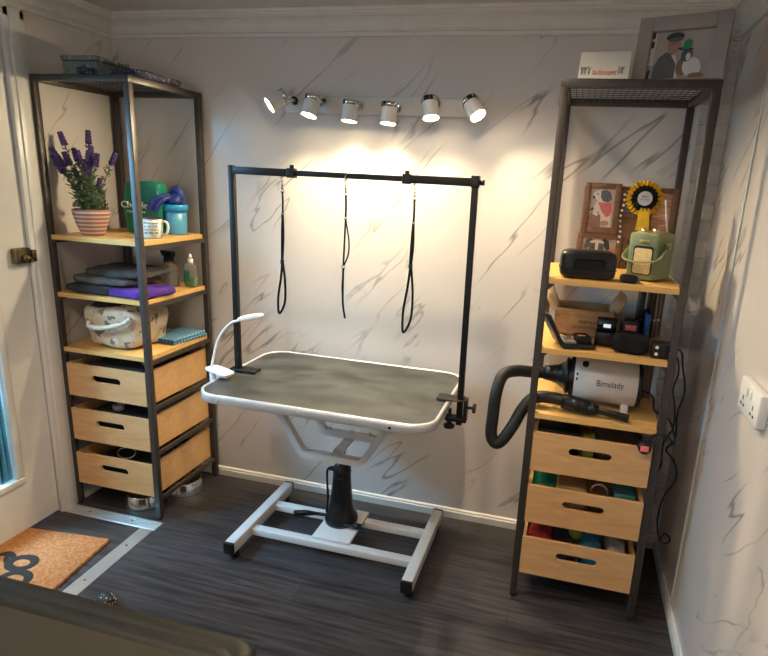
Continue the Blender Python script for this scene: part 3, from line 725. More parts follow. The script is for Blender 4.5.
# ------------------------------------------------------------------ spotlight bar
B = thing('spotlight_bar', 'white wall bar with six small adjustable spotlights', 'light', (1.26, 0, 1.777))
b = MB(); b.box(-0.41, 0.37, -0.022, -0.0005, -0.034, 0.034, 'white_metal', bevel=0.003); b.build('wall_plate', B)
heads = [((0.884, 1.802), (0.828, 1.754)), ((1.008, 1.800), (0.997, 1.728)), ((1.168, 1.787), (1.163, 1.709)), ((1.327, 1.782), (1.325, 1.709)), ((1.485, 1.802), (1.499, 1.727)), ((1.636, 1.798), (1.681, 1.738))]
LIGHTS = []
for i, ((xa, za), (xb, zb)) in enumerate(heads):
    pa = Vector((xa-1.26, -0.082, za-1.777)); pb = Vector((xb-1.26, -0.088, zb-1.777)); ax = ((pb-pa).normalized()+Vector((0, (-0.55, -0.22, -0.05, -0.05, -0.20, -0.30)[i], 0))).normalized()
    pb = pa + ax*0.078
    h = bpy.data.objects.new('spotlight_head', None); COL.objects.link(h); h.parent = B; h.location = pa
    b = MB(); b.cyl(ax*0.018, ax*0.078, 0.031, 'white_metal', caps=False, n=28); b.cyl(ax*0.0165, ax*0.018, 0.031, 'white_metal', n=28); b.cyl(ax*0.072, ax*0.073, 0.030, 'white_metal', n=28); b.build('lamp_barrel', h)
    b = MB(); b.cyl((0, 0, 0), ax*0.018, 0.0325, 'chrome', n=28)
    for k in range(9):
        a = PI*k/8+0.2; q = ax.to_track_quat('Z', 'Y'); v = q @ Vector((math.cos(a*2)*0.033, math.sin(a*2)*0.033, 0)); b.cyl(v+ax*0.002, v+ax*0.016, 0.002, 'black_metal', n=6)
    b.build('chrome_collar', h)
    b = MB(); k0 = Vector((0.018 if i < 3 else 0.018, 0.0, 0.0)); b.cyl(ax*0.015+Vector((0.0, 0.022, 0)), Vector((0.012, 0.062, -0.012)), 0.009, 'chrome', n=14); b.cyl((0.012, 0.050, -0.012), (0.012, 0.062, -0.012), 0.018, 'chrome', n=18); b.build('swivel_joint', h)
    b = MB(); b.cyl(ax*0.0735, ax*0.0765, 0.0275, 'lamp_glow', n=28); b.build('lamp_lens', h)
    LIGHTS.append((Vector((1.26, 0, 1.777))+pa+ax*0.082, ax))

# ------------------------------------------------------------------ left unit, on the top
TOP = UH+0.0005
t = thing('storage_tin', 'grey-green printed metal tin on top of the shelving unit by the door', 'tin', (0.198, -0.315, TOP))
b = MB(); b.box(-0.080, 0.080, -0.085, 0.085, 0, 0.056, 'tin', bevel=0.006); b.build('tin_body', t)
b = MB(); b.box(-0.083, 0.083, -0.088, 0.088, 0.0565, 0.074, 'tin', bevel=0.005); b.build('lid', t)
o = MB().blob((0, 0, 0.0165), (0.15, 0.30, 0.033), 'patterned', e=0.5, noise=0.010, f=30, seed=2).build('folded_bandana', loc=(0.383, -0.262, TOP), rot=(0, 0, 0.05)); tag(o, 'larger navy patterned folded cloth on the shelving unit top, right of the tin', 'cloth')
o = MB().blob((0, 0, 0.015), (0.072, 0.040, 0.030), 'patterned', e=0.6, noise=0.008, f=40, seed=5).build('folded_bandana', loc=(0.250, -0.424, TOP)); tag(o, 'small navy patterned bundle against the front corner of the grey-green tin', 'cloth')

# lavender
Z1 = 1.2155
p = thing('potted_lavender', 'lavender plant in a pink banded terracotta pot on the top wooden shelf', 'plant', (0.160, -0.368, Z1))
b = MB(); b.lathe([(0.0, 0), (0.040, 0.0), (0.042, 0.004), (0.058, 0.045), (0.068, 0.085), (0.070, 0.104), (0.066, 0.106), (0.062, 0.095), (0.06, 0.085), (0, 0.085)], 'terracotta', n=40); b.build('pot', p)
b = MB(); b.lathe([(0.0605, 0.086), (0.04, 0.092), (0, 0.095)], 'soil', n=24); b.build('soil', p)
tips = [(68,134),(86,131),(57,155),(73,148),(64,160),(84,152),(99,152),(109,150),(79,158),(91,158),(74,166),(95,175),(61,148),(88,145),(66,155),(80,150),(92,150),(70,152),(88,162)]
rgt = Vector((0.95, 0.22, 0)).normalized(); dep = Vector((-0.22, 0.95, 0))
stems = MB(); leaves = MB(); rnd = random.Random(3); tipsP = []
for px, py in tips:
    r = (px-88)/240.0; z = 0.075+(207-py)/240.0; dd = rnd.uniform(-0.03, 0.05)
    tip = rgt*r+dep*dd+Vector((0, 0, z))
    if tip.x < -0.115: tip.x = -0.115
    base = rgt*(r*0.18)+dep*dd*0.4+Vector((0, 0, 0.09)); mid = (base+tip)/2+rgt*(-r*0.12)+dep*rnd.uniform(-.01, .01)
    stems.tube([base, mid, tip], 0.0014, 'stem', n=5); tipsP.append((tip, (tip-mid).normalized(), py))
    path = catmull([base, mid, tip], 12)
    for q_, pt in enumerate(path[2:-3]):
        for _ in range(3):
            a = rnd.uniform(0, 2*PI); el = rnd.uniform(0.2, 1.1); L = rnd.uniform(0.018, 0.038)*(1.15-0.55*q_/len(path))
            dv = Vector((math.cos(a)*math.cos(el), math.sin(a)*math.cos(el), math.sin(el))); sd = dv.orthogonal().normalized()*0.0032
            v = [leaves.bm.verts.new(pt), leaves.bm.verts.new(pt+dv*L*0.5+sd), leaves.bm.verts.new(pt+dv*L), leaves.bm.verts.new(pt+dv*L*0.5-sd)]
            leaves.bm.faces.new(v)
for k in range(170):
    a = rnd.uniform(0, 2*PI); rr = rnd.uniform(0, 0.062); pt = Vector((math.cos(a)*rr, math.sin(a)*rr, 0.095+rnd.uniform(0, 0.10)*(1-rr*6)))
    for _ in range(3):
        a2 = rnd.uniform(0, 2*PI); el = rnd.uniform(0.1, 1.3); L = rnd.uniform(0.015, 0.03)
        dv = Vector((math.cos(a2)*math.cos(el), math.sin(a2)*math.cos(el), math.sin(el))); sd = dv.orthogonal().normalized()*0.0034
        leaves.bm.faces.new([leaves.bm.verts.new(pt), leaves.bm.verts.new(pt+dv*L*0.5+sd), leaves.bm.verts.new(pt+dv*L), leaves.bm.verts.new(pt+dv*L*0.5-sd)])
leaves.mi('leaf'); stems.build('stems', p); leaves.build('foliage', p, fix=False)
for tip, dv, py in tipsP:
    b = MB(); Ls = 0.052
    for k in range(8):
        for j in range(5):
            a = 2*PI*j/5+k*0.6; sd = dv.orthogonal().normalized(); s2_ = dv.cross(sd)
            pt = tip-dv*(Ls*0.55)+dv*(Ls*k/8)+(sd*math.cos(a)+s2_*math.sin(a))*0.0085*(1-0.35*k/8)
            n0 = len(b.bm.faces); rr = bmesh.ops.create_icosphere(b.bm, subdivisions=1, radius=0.0052); bmesh.ops.transform(b.bm, matrix=Matrix.Translation(pt), verts=rr['verts']); b._mark(n0, 'flower', True)
    b.build('flower_spike', p)
# teal bag
t = thing('pet_food_pouch', 'teal green glossy pouch with white lettering behind the white mug', 'pouch', (0.245, -0.150, Z1), 0.12)
b = MB(); b.blob((0, 0, 0.108), (0.172, 0.070, 0.216), 'teal_bag', e=0.24, noise=0.016, f=14, seed=1); b.build('pouch_body', t)
b = MB(); b.tube([(0.05, -0.030, 0.20), (0.075, -0.032, 0.17), (0.078, -0.036, 0.09), (0.075, -0.03, 0.03)], 0.004, 'teal_bag', n=8); b.build('seam', t)
text_part('lettering', 'Chewies', 0.040, 'white_ink', t, (-0.02, -0.0440, 0.120), (PI/2, 0, 0), extrude=0.0025)
text_part('lettering', 'T R A I N I N G', 0.013, 'white_ink', t, (-0.02, -0.0440, 0.092), (PI/2, 0, 0), extrude=0.0025)
# mug
t = thing('enamel_mug', 'white enamel mug with black lettering at the front shelf corner', 'mug', (0.392, -0.300, Z1), 0.0)
b = MB(); b.lathe([(0, 0), (0.034, 0), (0.037, 0.003), (0.0375, 0.078), (0.035, 0.078), (0.034, 0.006), (0, 0.006)], 'enamel', n=36); b.build('mug_body', t)
b = MB(); b.lathe([(0.0345, 0.078), (0.039, 0.079), (0.039, 0.0825), (0.0345, 0.0825), (0.0345, 0.078)], 'ink', n=36); b.build('rim', t)
b = MB(); hd = Vector((0.97, 0.25, 0)).normalized(); b.tube([hd*0.035+Vector((0, 0, 0.068)), hd*0.058+Vector((0, 0, 0.066)), hd*0.064+Vector((0, 0, 0.045)), hd*0.055+Vector((0, 0, 0.02)), hd*0.035+Vector((0, 0, 0.015))], 0.0052, 'enamel', n=10); b.build('handle', t)
fa = Vector((0.62, -0.78, 0)).normalized()
for k, (s_, zz) in enumerate((('WORK HARD', 0.062), ('SO MY DOG', 0.049), ('CAN HAVE A', 0.036), ('BETTER LIFE', 0.023))):
    o = text_part('lettering', s_, 0.0105, 'ink', t, (0, 0, zz), (0, 0, 0), extrude=0.0004)
    for v in o.data.vertices:           # wrap the line of print round the mug
        a = v.co.x/0.0378 - 0.62 ; y = v.co.y; rr = 0.0378+v.co.z
        v.co = Vector((rr*math.sin(a+PI/4+0.35), -rr*math.cos(a+PI/4+0.35), y))
# cup with gloves
t = thing('blue_canister', 'light blue round canister with a brighter blue rim at the back of the shelf', 'canister', (0.360, -0.110, Z1))
b = MB(); b.lathe([(0, 0), (0.043, 0), (0.045, 0.004), (0.047, 0.118), (0.044, 0.118), (0.043, 0.006), (0, 0.006)], 'cup_blue', n=36); b.build('canister_body', t)
b = MB(); b.lathe([(0.0475, 0.100), (0.052, 0.101), (0.053, 0.128), (0.049, 0.130), (0.0445, 0.128), (0.0445, 0.1185), (0.0475, 0.1185), (0.0475, 0.100)], 'lid_blue', n=36); b.build('rim', t)
b = MB(); b.blob((0.375-0.375, 0.0, 0.150), (0.085, 0.080, 0.045), 'glove', e=0.8, noise=0.012, f=30, seed=4)
b.tube([(-0.01, 0.0, 0.155), (-0.030, -0.045, 0.158), (-0.052, -0.070, 0.140), (-0.066, -0.078, 0.105)], lambda u: 0.019*(1-0.25*u), 'glove', n=12)
b.tube([(0.0, -0.01, 0.155), (-0.012, -0.050, 0.152), (-0.030, -0.072, 0.125), (-0.040, -0.076, 0.098)], lambda u: 0.013*(1-0.25*u), 'glove', n=12)
b.tube([(0.0, 0.0, 0.155), (-0.005, 0.0, 0.182), (0.012, 0.0, 0.192), (0.028, 0.0, 0.178), (0.03, 0.0, 0.155)], 0.017, 'glove', n=12)
o = b.build('rubber_glove', loc=(0.360, -0.110, Z1+0.0)); tag(o, 'crumpled navy blue rubber glove spilling over the rim of the blue canister', 'glove')

# towels
Z2 = 0.9805
def towel(name, c, d, m, label, seed, noise=0.016, e=0.42, rot=0.0):
    o = MB().blob((0, 0, d[2]/2), d, m, e=e, noise=noise, f=22, seed=seed, nu=80, nv=30).build(name, loc=c, rot=(0, 0, rot)); tag(o, label, 'towel', 'folded towels on the second shelf'); return o
towel('folded_towel', (0.165, -0.315, Z2), (0.250, 0.255, 0.040), 'cloth_black', 'charcoal folded towel, the lowest of the stack on the second shelf', 1)
towel('folded_towel', (0.355, -0.335, Z2), (0.200, 0.215, 0.034), 'cloth_purple', 'purple folded towel at the front right of the second shelf', 2, e=0.4)
towel('folded_towel', (0.200, -0.300, Z2+0.038), (0.300, 0.245, 0.030), 'cloth_mid', 'mid grey folded towel in the middle of the towel stack', 3, noise=0.014)
towel('folded_towel', (0.235, -0.280, Z2+0.064), (0.300, 0.220, 0.036), 'cloth_grey', 'dark grey crumpled towel lying topmost on the towel stack', 4, noise=0.02, e=0.45)
# spray bottle
t = thing('spray_bottle', 'clear spray bottle with a black trigger behind the purple towel', 'bottle', (0.328, -0.125, Z2), -0.25)
b = MB(); b.lathe([(0, 0), (0.036, 0.001), (0.038, 0.006), (0.038, 0.075), (0.034, 0.092), (0.020, 0.108), (0.014, 0.112), (0.014, 0.118), (0, 0.118)], 'clear', n=32); b.build('bottle_body', t)
b = MB(); b.cyl((0, 0, 0.114), (0, 0, 0.134), 0.017, 'black_plastic'); b.box(-0.045, 0.026, -0.011, 0.011, 0.134, 0.158, 'black_plastic', bevel=0.004); b.cyl((-0.045, 0, 0.150), (-0.056, 0, 0.150), 0.007, 'black_plastic')
b.tube([(-0.026, 0, 0.138), (-0.036, 0, 0.120), (-0.034, 0, 0.098), (-0.040, 0, 0.086)], 0.0055, 'black_plastic', n=8); b.build('trigger_head', t)
t = thing('gel_bottle', 'small green gel bottle with a clear top near the back post', 'bottle', (0.418, -0.105, Z2), 0.2)
b = MB(); b.blob((0, 0, 0.026), (0.050, 0.034, 0.052), 'green_liquid', e=0.4); b.build('gel', t)
b = MB(); b.blob((0, 0, 0.054), (0.056, 0.040, 0.108), 'clear', e=0.42); b.build('bottle_body', t)
b = MB(); b.cyl((0, 0, 0.105), (0, 0, 0.128), 0.012, 'white_plastic'); b.cyl((0, 0, 0.128), (0, 0, 0.150), 0.008, 'white_plastic', r2=0.005); b.build('cap', t)
b = MB(); b.box(-0.022, 0.004, -0.0235, -0.0205, 0.03, 0.08, 'green_label', bevel=0.001); b.build('bottle_label', t)

# bag and mats on the third shelf
Z3 = 0.7455
t = thing('canvas_bag', 'cream printed canvas bag with a rope handle on the third shelf', 'bag', (0.232, -0.295, Z3), 0.04)
b = MB(); b.blob((0, 0, 0.090), (0.270, 0.235, 0.178), 'bag_print', e=0.34, noise=0.022, f=11, seed=3, nu=64, nv=30)
for v in b.bm.verts: v.co.x *= 0.88+1.5*max(0, v.co.z)*(0.9 if v.co.x > 0 else 1.1)*0.8
b.build('bag_body', t)
b = MB(); b.blob((-0.01, 0.01, 0.168), (0.245, 0.200, 0.042), 'cloth_black', e=0.5, noise=0.006, seed=6); b.build('dark_opening', t)  # black lump stands in for the shaded inside of the open bag
b = MB(); b.tube([(-0.095, -0.118, 0.115), (-0.075, -0.140, 0.100), (-0.02, -0.143, 0.098), (0.04, -0.142, 0.110), (0.085, -0.135, 0.125), (0.11, -0.12, 0.145)], 0.010, 'rope', n=10); b.build('rope_handle', t)
for k, (dx, dy) in enumerate(((0, 0), (-0.006, -0.006))):
    o = MB().box(-0.07, 0.07, -0.105, 0.105, 0, 0.012, 'blue_waffle', bevel=0.004).build('textured_mat', loc=(0.372+dx*0.5, -0.150+dy, Z3+0.0128*k), rot=(0, 0, -0.12+0.06*k))
    tag(o, ('lower', 'upper')[k]+' of the two blue waffle textured mats lying beside the canvas bag', 'mat', 'blue textured mats')

# items in the left drawers
def item(mb, name, loc, label, cat, rot=(0,0,0), group=None):
    o = mb.build(name, loc=loc, rot=rot); tag(o, label, cat, group); return o
DB = [z0+0.0085 for z0, _ in DR]
item(MB().blob((0, 0, 0.066), (0.33, 0.34, 0.132), 'cloth_black', e=0.3, noise=0.02, seed=9), 'black_cloth_bundle', (0.243, -0.24, DB[0]), 'black cloth bundle filling the top drawer by the door', 'cloth')
item(MB().blob((0, 0, 0.060), (0.33, 0.34, 0.120), 'cloth_black', e=0.3, noise=0.02, seed=10), 'black_cloth_bundle', (0.243, -0.24, DB[1]), 'black cloth bundle filling the middle drawer by the door', 'cloth')
item(MB().lathe([(0.012, 0), (0.024, 0), (0.024, 0.022), (0.012, 0.022), (0.012, 0)], 'pale_plastic', n=24), 'tape_roll', (0.20, -0.36, DB[1]+0.118), 'small pale roll lying in the middle drawer by the door', 'tape')
item(MB().blob((0, 0, 0.05), (0.33, 0.34, 0.10), 'cloth_black', e=0.3, noise=0.02, seed=11), 'black_cloth_bundle', (0.243, -0.24, DB[2]), 'black cloth bundle filling the bottom drawer by the door', 'cloth')
item(MB().tube([(0.045*math.cos(a), 0.020*math.sin(a), 0.018+0.016*math.sin(a)) for a in [2*PI*k/16 for k in range(16)]], 0.003, 'steel', n=8, closed=True), 'steel_ring', (0.22, -0.36, DB[2]+0.105), 'shiny steel ring lying in the bottom drawer by the door', 'ring')
item(MB().tube([(0.035*math.cos(a), 0.035*math.sin(a), 0.004) for a in [2*PI*k/16 for k in range(16)]], 0.003, 'steel', n=8, closed=True), 'steel_ring', (0.38, -0.20, DB[2]+0.100), 'steel ring at the wall end of the bottom drawer by the door', 'ring')
for (x, y, lab) in ((0.285, -0.345, 'steel dog bowl under the bottom drawer by the door, nearer the room'), (0.385, -0.185, 'steel dog bowl under the bottom drawer by the door, nearer the back wall')):
    b = MB(); b.lathe([(0.088, 0.0), (0.088, 0.004), (0.072, 0.050), (0.070, 0.055), (0.064, 0.055), (0.055, 0.020), (0, 0.016)], 'steel', n=40); item(b, 'dog_bowl', (x, y, 0), lab, 'bowl', group='steel dog bowls')

# ------------------------------------------------------------------ right unit, on the top
t = thing('greeting_card', 'white folded card with red script lettering on the right shelving unit', 'card', (2.104, -0.385, TOP), -0.10)
b = MB()
for q in (-1, 1): b.box(-0.073, 0.073, -0.0008, 0.0008, 0, 0.080, 'card', rot=(q*0.42, 0, 0))
for v in b.bm.verts: pass
bm = b.bm; bmesh.ops.delete(bm, geom=bm.verts[:], context='VERTS')
for q in (-1, 1):
    n0 = len(bm.faces); v = [bm.verts.new(c) for c in ((-0.073, q*0.032, 0), (0.073, q*0.032, 0), (0.073, 0, 0.086), (-0.073, 0, 0.086), (-0.073, q*0.032-q*0.0015, 0), (0.073, q*0.032-q*0.0015, 0), (0.073, 0, 0.0845), (-0.073, 0, 0.0845))]
    for f in ((0, 1, 2, 3), (4, 5, 6, 7), (0, 1, 5, 4), (1, 2, 6, 5), (2, 3, 7, 6), (3, 0, 4, 7)): bm.faces.new([v[i] for i in f])
    b._mark(n0, 'card', False)
b.build('folded_sheet', t)
ra = PI/2-math.atan2(0.032, 0.086)
def onc(x, z): return (x, -0.0325+0.032*z/0.086, z)
text_part('lettering', 'bulloupet', 0.0235, 'red_ink', t, onc(0.003, 0.024), (ra, 0, 0), 0.0008, sx=0.78)
b = MB()
for sx, q in ((-0.064, 1), (-0.054, -1), (-0.044, 1), (0.043, 1), (0.053, -1)):
    b.tube([onc(sx, 0.018), onc(sx+0.003*q, 0.028), onc(sx+0.008, 0.040)], 0.0009, 'green_ink', n=5)
    for k in range(4): b.tube([onc(sx+0.003, 0.022+0.005*k), onc(sx-0.003, 0.026+0.005*k)], 0.0011, 'green_ink', n=5, smooth_path=False)
b.build('leaf_sprigs', t)

# big frame with the person and dog picture
t = thing('picture_frame', 'large taupe picture frame holding a photograph of a person in a flat cap', 'picture frame', (2.308, -0.392, TOP), -0.34)
FR = Matrix.Rotation(-0.16, 4, 'X')
def fr_obj(mb, name, parent): return mb.build(name, parent, rot=(-0.16, 0.045*0, 0))
fw, fh = 0.256, 0.190
b = MB(); tt = 0.041
b.box(-fw/2, -fw/2+tt, -0.009, 0.009, 0.004, fh, 'taupe', bevel=0.002); b.box(fw/2-tt, fw/2, -0.009, 0.009, 0.004, fh, 'taupe', bevel=0.002)
b.box(-fw/2+tt, fw/2-tt, -0.009, 0.009, fh-tt, fh, 'taupe', bevel=0.002); b.box(-fw/2+tt, fw/2-tt, -0.009, 0.009, 0.004, 0.010, 'taupe', bevel=0.001)
b.build('frame', t, rot=(-0.16, 0, 0))
b = MB(); b.box(-fw/2+0.01, fw/2-0.01, 0.0092, 0.014, 0.008, fh-0.008, 'kraft_in'); b.build('backing', t, rot=(-0.16, 0, 0))
XZ = Matrix.Rotation(PI/2, 4, 'X')
def layered(polys, t0, step=0.0004):
    b = MB()
    for k, (poly, m) in enumerate(polys): b.prism(poly, 0.0003, m, Matrix.Translation((0, t0-step*k, 0)) @ XZ)
    return b
px0, px1, pz0, pz1 = -fw/2+tt, fw/2-tt, 0.010, fh-tt
polys = [([(px0, pz0), (px1, pz0), (px1, pz1), (px0, pz1)], 'p_sky'),
 ([(px0, 0.05), (px0+0.022, 0.05), (px0+0.022, pz1), (px0, pz1)], 'p_white'),
 ([(px0+0.002, 0.095), (px0+0.018, 0.095), (px0+0.018, 0.112), (px0+0.002, 0.112)], 'p_dark'), ([(px0+0.002, 0.118), (px0+0.018, 0.118), (px0+0.018, 0.134), (px0+0.002, 0.134)], 'p_dark'),
 ([(px0, pz0), (px0+0.016, pz0), (px0+0.018, 0.04), (px0, 0.036)], 'p_dark'),
 ([(-0.064, pz0), (-0.062, 0.045), (-0.052, 0.068), (-0.036, 0.082), (-0.02, 0.078), (-0.006, 0.055), (0.0, pz0)], 'p_grey'),
 ([(-0.022, 0.074), (-0.010, 0.072), (0.002, 0.03), (0.0, pz0), (-0.006, pz0), (-0.006, 0.05)], 'p_white'),
 (ellipse(-0.018, 0.098, 0.017, 0.023), 'p_skin'), (ellipse(-0.018, 0.119, 0.022, 0.011, rot=0.1), 'p_dark'), (ellipse(-0.016, 0.112, 0.018, 0.006, rot=0.1), 'p_grey'),
 ([(-0.028, 0.102), (-0.008, 0.103), (-0.008, 0.099), (-0.028, 0.098)], 'p_brown'),
 (ellipse(0.014, 0.045, 0.018, 0.026, rot=-0.3), 'p_brown'), (ellipse(0.034, 0.040, 0.022, 0.026, rot=0.5), 'p_white'), (ellipse(0.018, 0.070, 0.014, 0.016), 'p_grey'), (ellipse(0.022, 0.066, 0.006, 0.010), 'p_white'),
 (ellipse(0.012, 0.086, 0.019, 0.004, rot=-0.1), 'p_dark'), ([(0.004, 0.086), (0.022, 0.084), (0.028, 0.104), (0.018, 0.112), (0.008, 0.106)], 'p_green'), (ellipse(0.048, 0.018, 0.020, 0.007), 'p_brown')]
polys = [(pl if k == 0 else [(max(px0, min(px1, (x+0.01)*1.13-0.012)), max(pz0, min(pz1, z*1.13-0.002))) for x, z in pl], m_) for k, (pl, m_) in enumerate(polys)]
layered(polys, 0.0065).build('photograph', t, rot=(-0.16, 0, 0))
b = MB(); b.box(-0.02, 0.02, 0.014, 0.018, 0.0, 0.15, 'kraft_in', rot=(0.25, 0, 0)); 

# ------------------------------------------------------------------ right unit, first shelf
# collage frame of rustic wood with four openings
t = thing('collage_frame', 'brown rustic wooden collage frame with dog photographs against the back wall', 'picture frame', (2.255, -0.068, Z1), 0.0)
def ring(b, x0, x1, z0, z1, w, y=0.0, d=0.014, m='rust_wood'):
    b.box(x0, x0+w, y-d/2, y+d/2, z0, z1, m, bevel=0.001); b.box(x1-w, x1, y-d/2, y+d/2, z0, z1, m, bevel=0.001)
    b.box(x0+w, x1-w, y-d/2, y+d/2, z0, z0+w, m, bevel=0.001); b.box(x0+w, x1-w, y-d/2, y+d/2, z1-w, z1, m, bevel=0.001)
b = MB(); ring(b, -0.162, -0.034, 0.128, 0.308, 0.021, -0.010); b.build('frame', t)
b = MB(); ring(b, -0.172, -0.010, 0.001, 0.127, 0.020, -0.004); b.build('frame', t)
b = MB(); ring(b, -0.033, 0.062, 0.190, 0.300, 0.016, 0.004); b.build('frame', t)
b = MB(); ring(b, 0.063, 0.160, 0.110, 0.300, 0.018, -0.004); b.build('frame', t)
b = MB(); ring(b, -0.009, 0.150, 0.001, 0.109, 0.020, 0.004); b.build('frame', t)
b = MB(); b.box(-0.165, 0.157, 0.0115, 0.016, 0.004, 0.296, 'kraft_in'); b.build('backing', t)
polys = [([(-0.142, 0.148), (-0.054, 0.148), (-0.054, 0.288), (-0.142, 0.288)], 'p_sky'),
 ([(-0.112, 0.250), (-0.128, 0.215), (-0.136, 0.150), (-0.060, 0.150), (-0.062, 0.200), (-0.070, 0.245)], 'p_white'),
 ([(-0.132, 0.262), (-0.130, 0.274), (-0.112, 0.284), (-0.088, 0.284), (-0.072, 0.272), (-0.076, 0.252), (-0.096, 0.240), (-0.118, 0.246)], 'p_white'),
 ([(-0.105, 0.280), (-0.088, 0.284), (-0.070, 0.274), (-0.064, 0.252), (-0.074, 0.240), (-0.094, 0.242), (-0.104, 0.256)], 'p_grey'),
 ([(-0.134, 0.258), (-0.126, 0.262), (-0.124, 0.252), (-0.131, 0.250)], 'p_dark'), (ellipse(-0.116, 0.268, 0.003, 0.003, 10), 'p_dark'),
 ([(-0.112, 0.238), (-0.066, 0.240), (-0.060, 0.215), (-0.066, 0.192), (-0.078, 0.186), (-0.096, 0.206)], 'p_red'), ([(-0.092, 0.222), (-0.074, 0.224), (-0.074, 0.208), (-0.086, 0.206)], 'p_skin'),
 ([(-0.138, 0.150), (-0.140, 0.190), (-0.128, 0.206), (-0.108, 0.206), (-0.098, 0.188), (-0.094, 0.150)], 'p_brown'), ([(-0.140, 0.206), (-0.130, 0.222), (-0.122, 0.210)], 'p_dark'),
 ([(-0.128, 0.196), (-0.124, 0.212), (-0.110, 0.214), (-0.102, 0.202), (-0.112, 0.188)], 'p_white'), (ellipse(-0.108, 0.202, 0.003, 0.003, 10), 'p_dark'), (ellipse(-0.082, 0.164, 0.016, 0.010), 'p_skin')]
layered(polys, -0.008, 0.0003).build('photograph', t)
polys = [([(-0.152, 0.020), (-0.030, 0.020), (-0.030, 0.108), (-0.152, 0.108)], 'p_sky'),
 ([(-0.146, 0.070), (-0.138, 0.098), (-0.122, 0.107), (-0.110, 0.098), (-0.122, 0.078), (-0.134, 0.062)], 'p_grey'), ([(-0.050, 0.070), (-0.056, 0.098), (-0.072, 0.107), (-0.084, 0.098), (-0.072, 0.078), (-0.060, 0.062)], 'p_dark'),
 ([(-0.122, 0.096), (-0.098, 0.104), (-0.074, 0.096), (-0.068, 0.060), (-0.082, 0.034), (-0.114, 0.034), (-0.128, 0.060)], 'p_white'),
 ([(-0.124, 0.088), (-0.104, 0.090), (-0.102, 0.060), (-0.114, 0.050), (-0.126, 0.062)], 'p_grey'), ([(-0.072, 0.088), (-0.092, 0.090), (-0.094, 0.060), (-0.082, 0.050), (-0.070, 0.062)], 'p_grey'),
 (ellipse(-0.113, 0.072, 0.004, 0.004, 10), 'p_dark'), (ellipse(-0.082, 0.072, 0.004, 0.004, 10), 'p_dark'), (ellipse(-0.098, 0.046, 0.009, 0.007, 12), 'p_dark'), ([(-0.056, 0.066), (-0.034, 0.074), (-0.032, 0.030), (-0.052, 0.026)], 'p_red')]
layered(polys, 0.0, 0.0003).build('photograph', t)
b = MB(); b.box(0.080, 0.143, -0.001, 0.002, 0.127, 0.283, 'copper_print'); b.build('photograph', t)
layered([([(-0.018, 0.205), (0.047, 0.205), (0.047, 0.285), (-0.018, 0.285)], 'p_grey'), (ellipse(0.01, 0.24, 0.02, 0.025), 'p_brown')], 0.008).build('photograph', t)
b = MB()
for k in range(10): b.cyl((-0.024+0.003*math.sin(k), -0.014, 0.10+0.019*k), (-0.024+0.003*math.sin(k), -0.009, 0.10+0.019*k), 0.0045, 'enamel', n=10)
b.build('bead_string', t)

# radio
t = thing('retro_radio', 'sage green retro radio with a strap handle on the right shelving unit', 'radio', (2.325, -0.285, Z1), -0.50)
rw, rd, rh = 0.100, 0.136, 0.155
b = MB(); b.box(-rw/2, rw/2, -rd/2, rd/2, 0.003, rh, 'radio_green', bevel=0.010, seg=3); b.build('radio_case', t)
b = MB(); b.prism(rrect(-0.030, 0.036, 0.020, 0.114, 0.010), 0.002, 'black_plastic', Matrix.Translation((0, -rd/2+0.0008, 0)) @ XZ)
b.prism(rrect(-0.026, 0.032, 0.024, 0.106, 0.008), 0.003, 'cream', Matrix.Translation((0, -rd/2+0.0006, 0)) @ XZ); b.build('speaker_grille', t)
b = MB(); b.box(-0.014, 0.016, -rd/2-0.003, -rd/2+0.001, 0.124, 0.133, 'brass', bevel=0.001); b.build('name_plate', t)
b = MB(); b.box(-0.036, 0.038, -0.048, 0.040, rh-0.001, rh+0.003, 'brass', bevel=0.001)
for x, y in ((-0.020, -0.03), (0.018, -0.025), (0.0, 0.01)): b.cyl((x, y, rh+0.002), (x, y, rh+0.013), 0.010, 'chrome', n=20)
b.build('control_panel', t)
b = MB(); b.tube([(-rw/2-0.004, -0.020, 0.110), (-rw/2-0.010, -0.050, 0.090), (-rw/2-0.004, -0.078, 0.068), (0.0, -0.090, 0.062), (rw/2+0.004, -0.078, 0.072), (rw/2+0.010, -0.045, 0.095), (rw/2+0.005, 0.0, 0.115)], 0.0085, 'radio_green', n=10, flat=0.4); b.build('strap_handle', t)
b = MB(); b.box(rw/2, rw/2+0.010, -0.010, 0.014, 0.105, 0.125, 'brass', bevel=0.003); b.build('strap_stud', t)
# rosette
t = thing('prize_rosette', 'yellow and black pleated rosette with a pale round centre on the radio', 'rosette', (2.290, -0.235, Z1+rh+0.0005), 0.0)
RC = Vector((-0.004, 0.005, 0.107))
def pleats(r0, r1, n, m, y, amp):
    b = MB(); vs = []
    for k in range(n*2):
        a = 2*PI*k/(n*2); o_ = amp if k % 2 else -amp; rr = r1*(1.0 if k % 2 else 0.90)
        vs.append((b.bm.verts.new(RC+Vector((r0*math.cos(a), y+o_*0.3, r0*math.sin(a)))), b.bm.verts.new(RC+Vector((rr*math.cos(a), y+o_, rr*math.sin(a)))), b.bm.verts.new(RC+Vector((r0*math.cos(a), y+0.003+o_*0.3, r0*math.sin(a)))), b.bm.verts.new(RC+Vector((rr*math.cos(a), y+0.003+o_, rr*math.sin(a))))))
    for k in range(n*2):
        p_, q_ = vs[k], vs[(k+1) % (n*2)]
        b.bm.faces.new((p_[0], p_[1], q_[1], q_[0])); b.bm.faces.new((p_[2], p_[3], q_[3], q_[2])); b.bm.faces.new((p_[1], q_[1], q_[3], p_[3]))
    b._mark(0, m, False); return b
pleats(0.030, 0.061, 26, 'yellow', 0.0, 0.006).build('yellow_pleats', t)
pleats(0.018, 0.045, 20, 'black_satin', -0.013, 0.005).build('black_pleats', t)
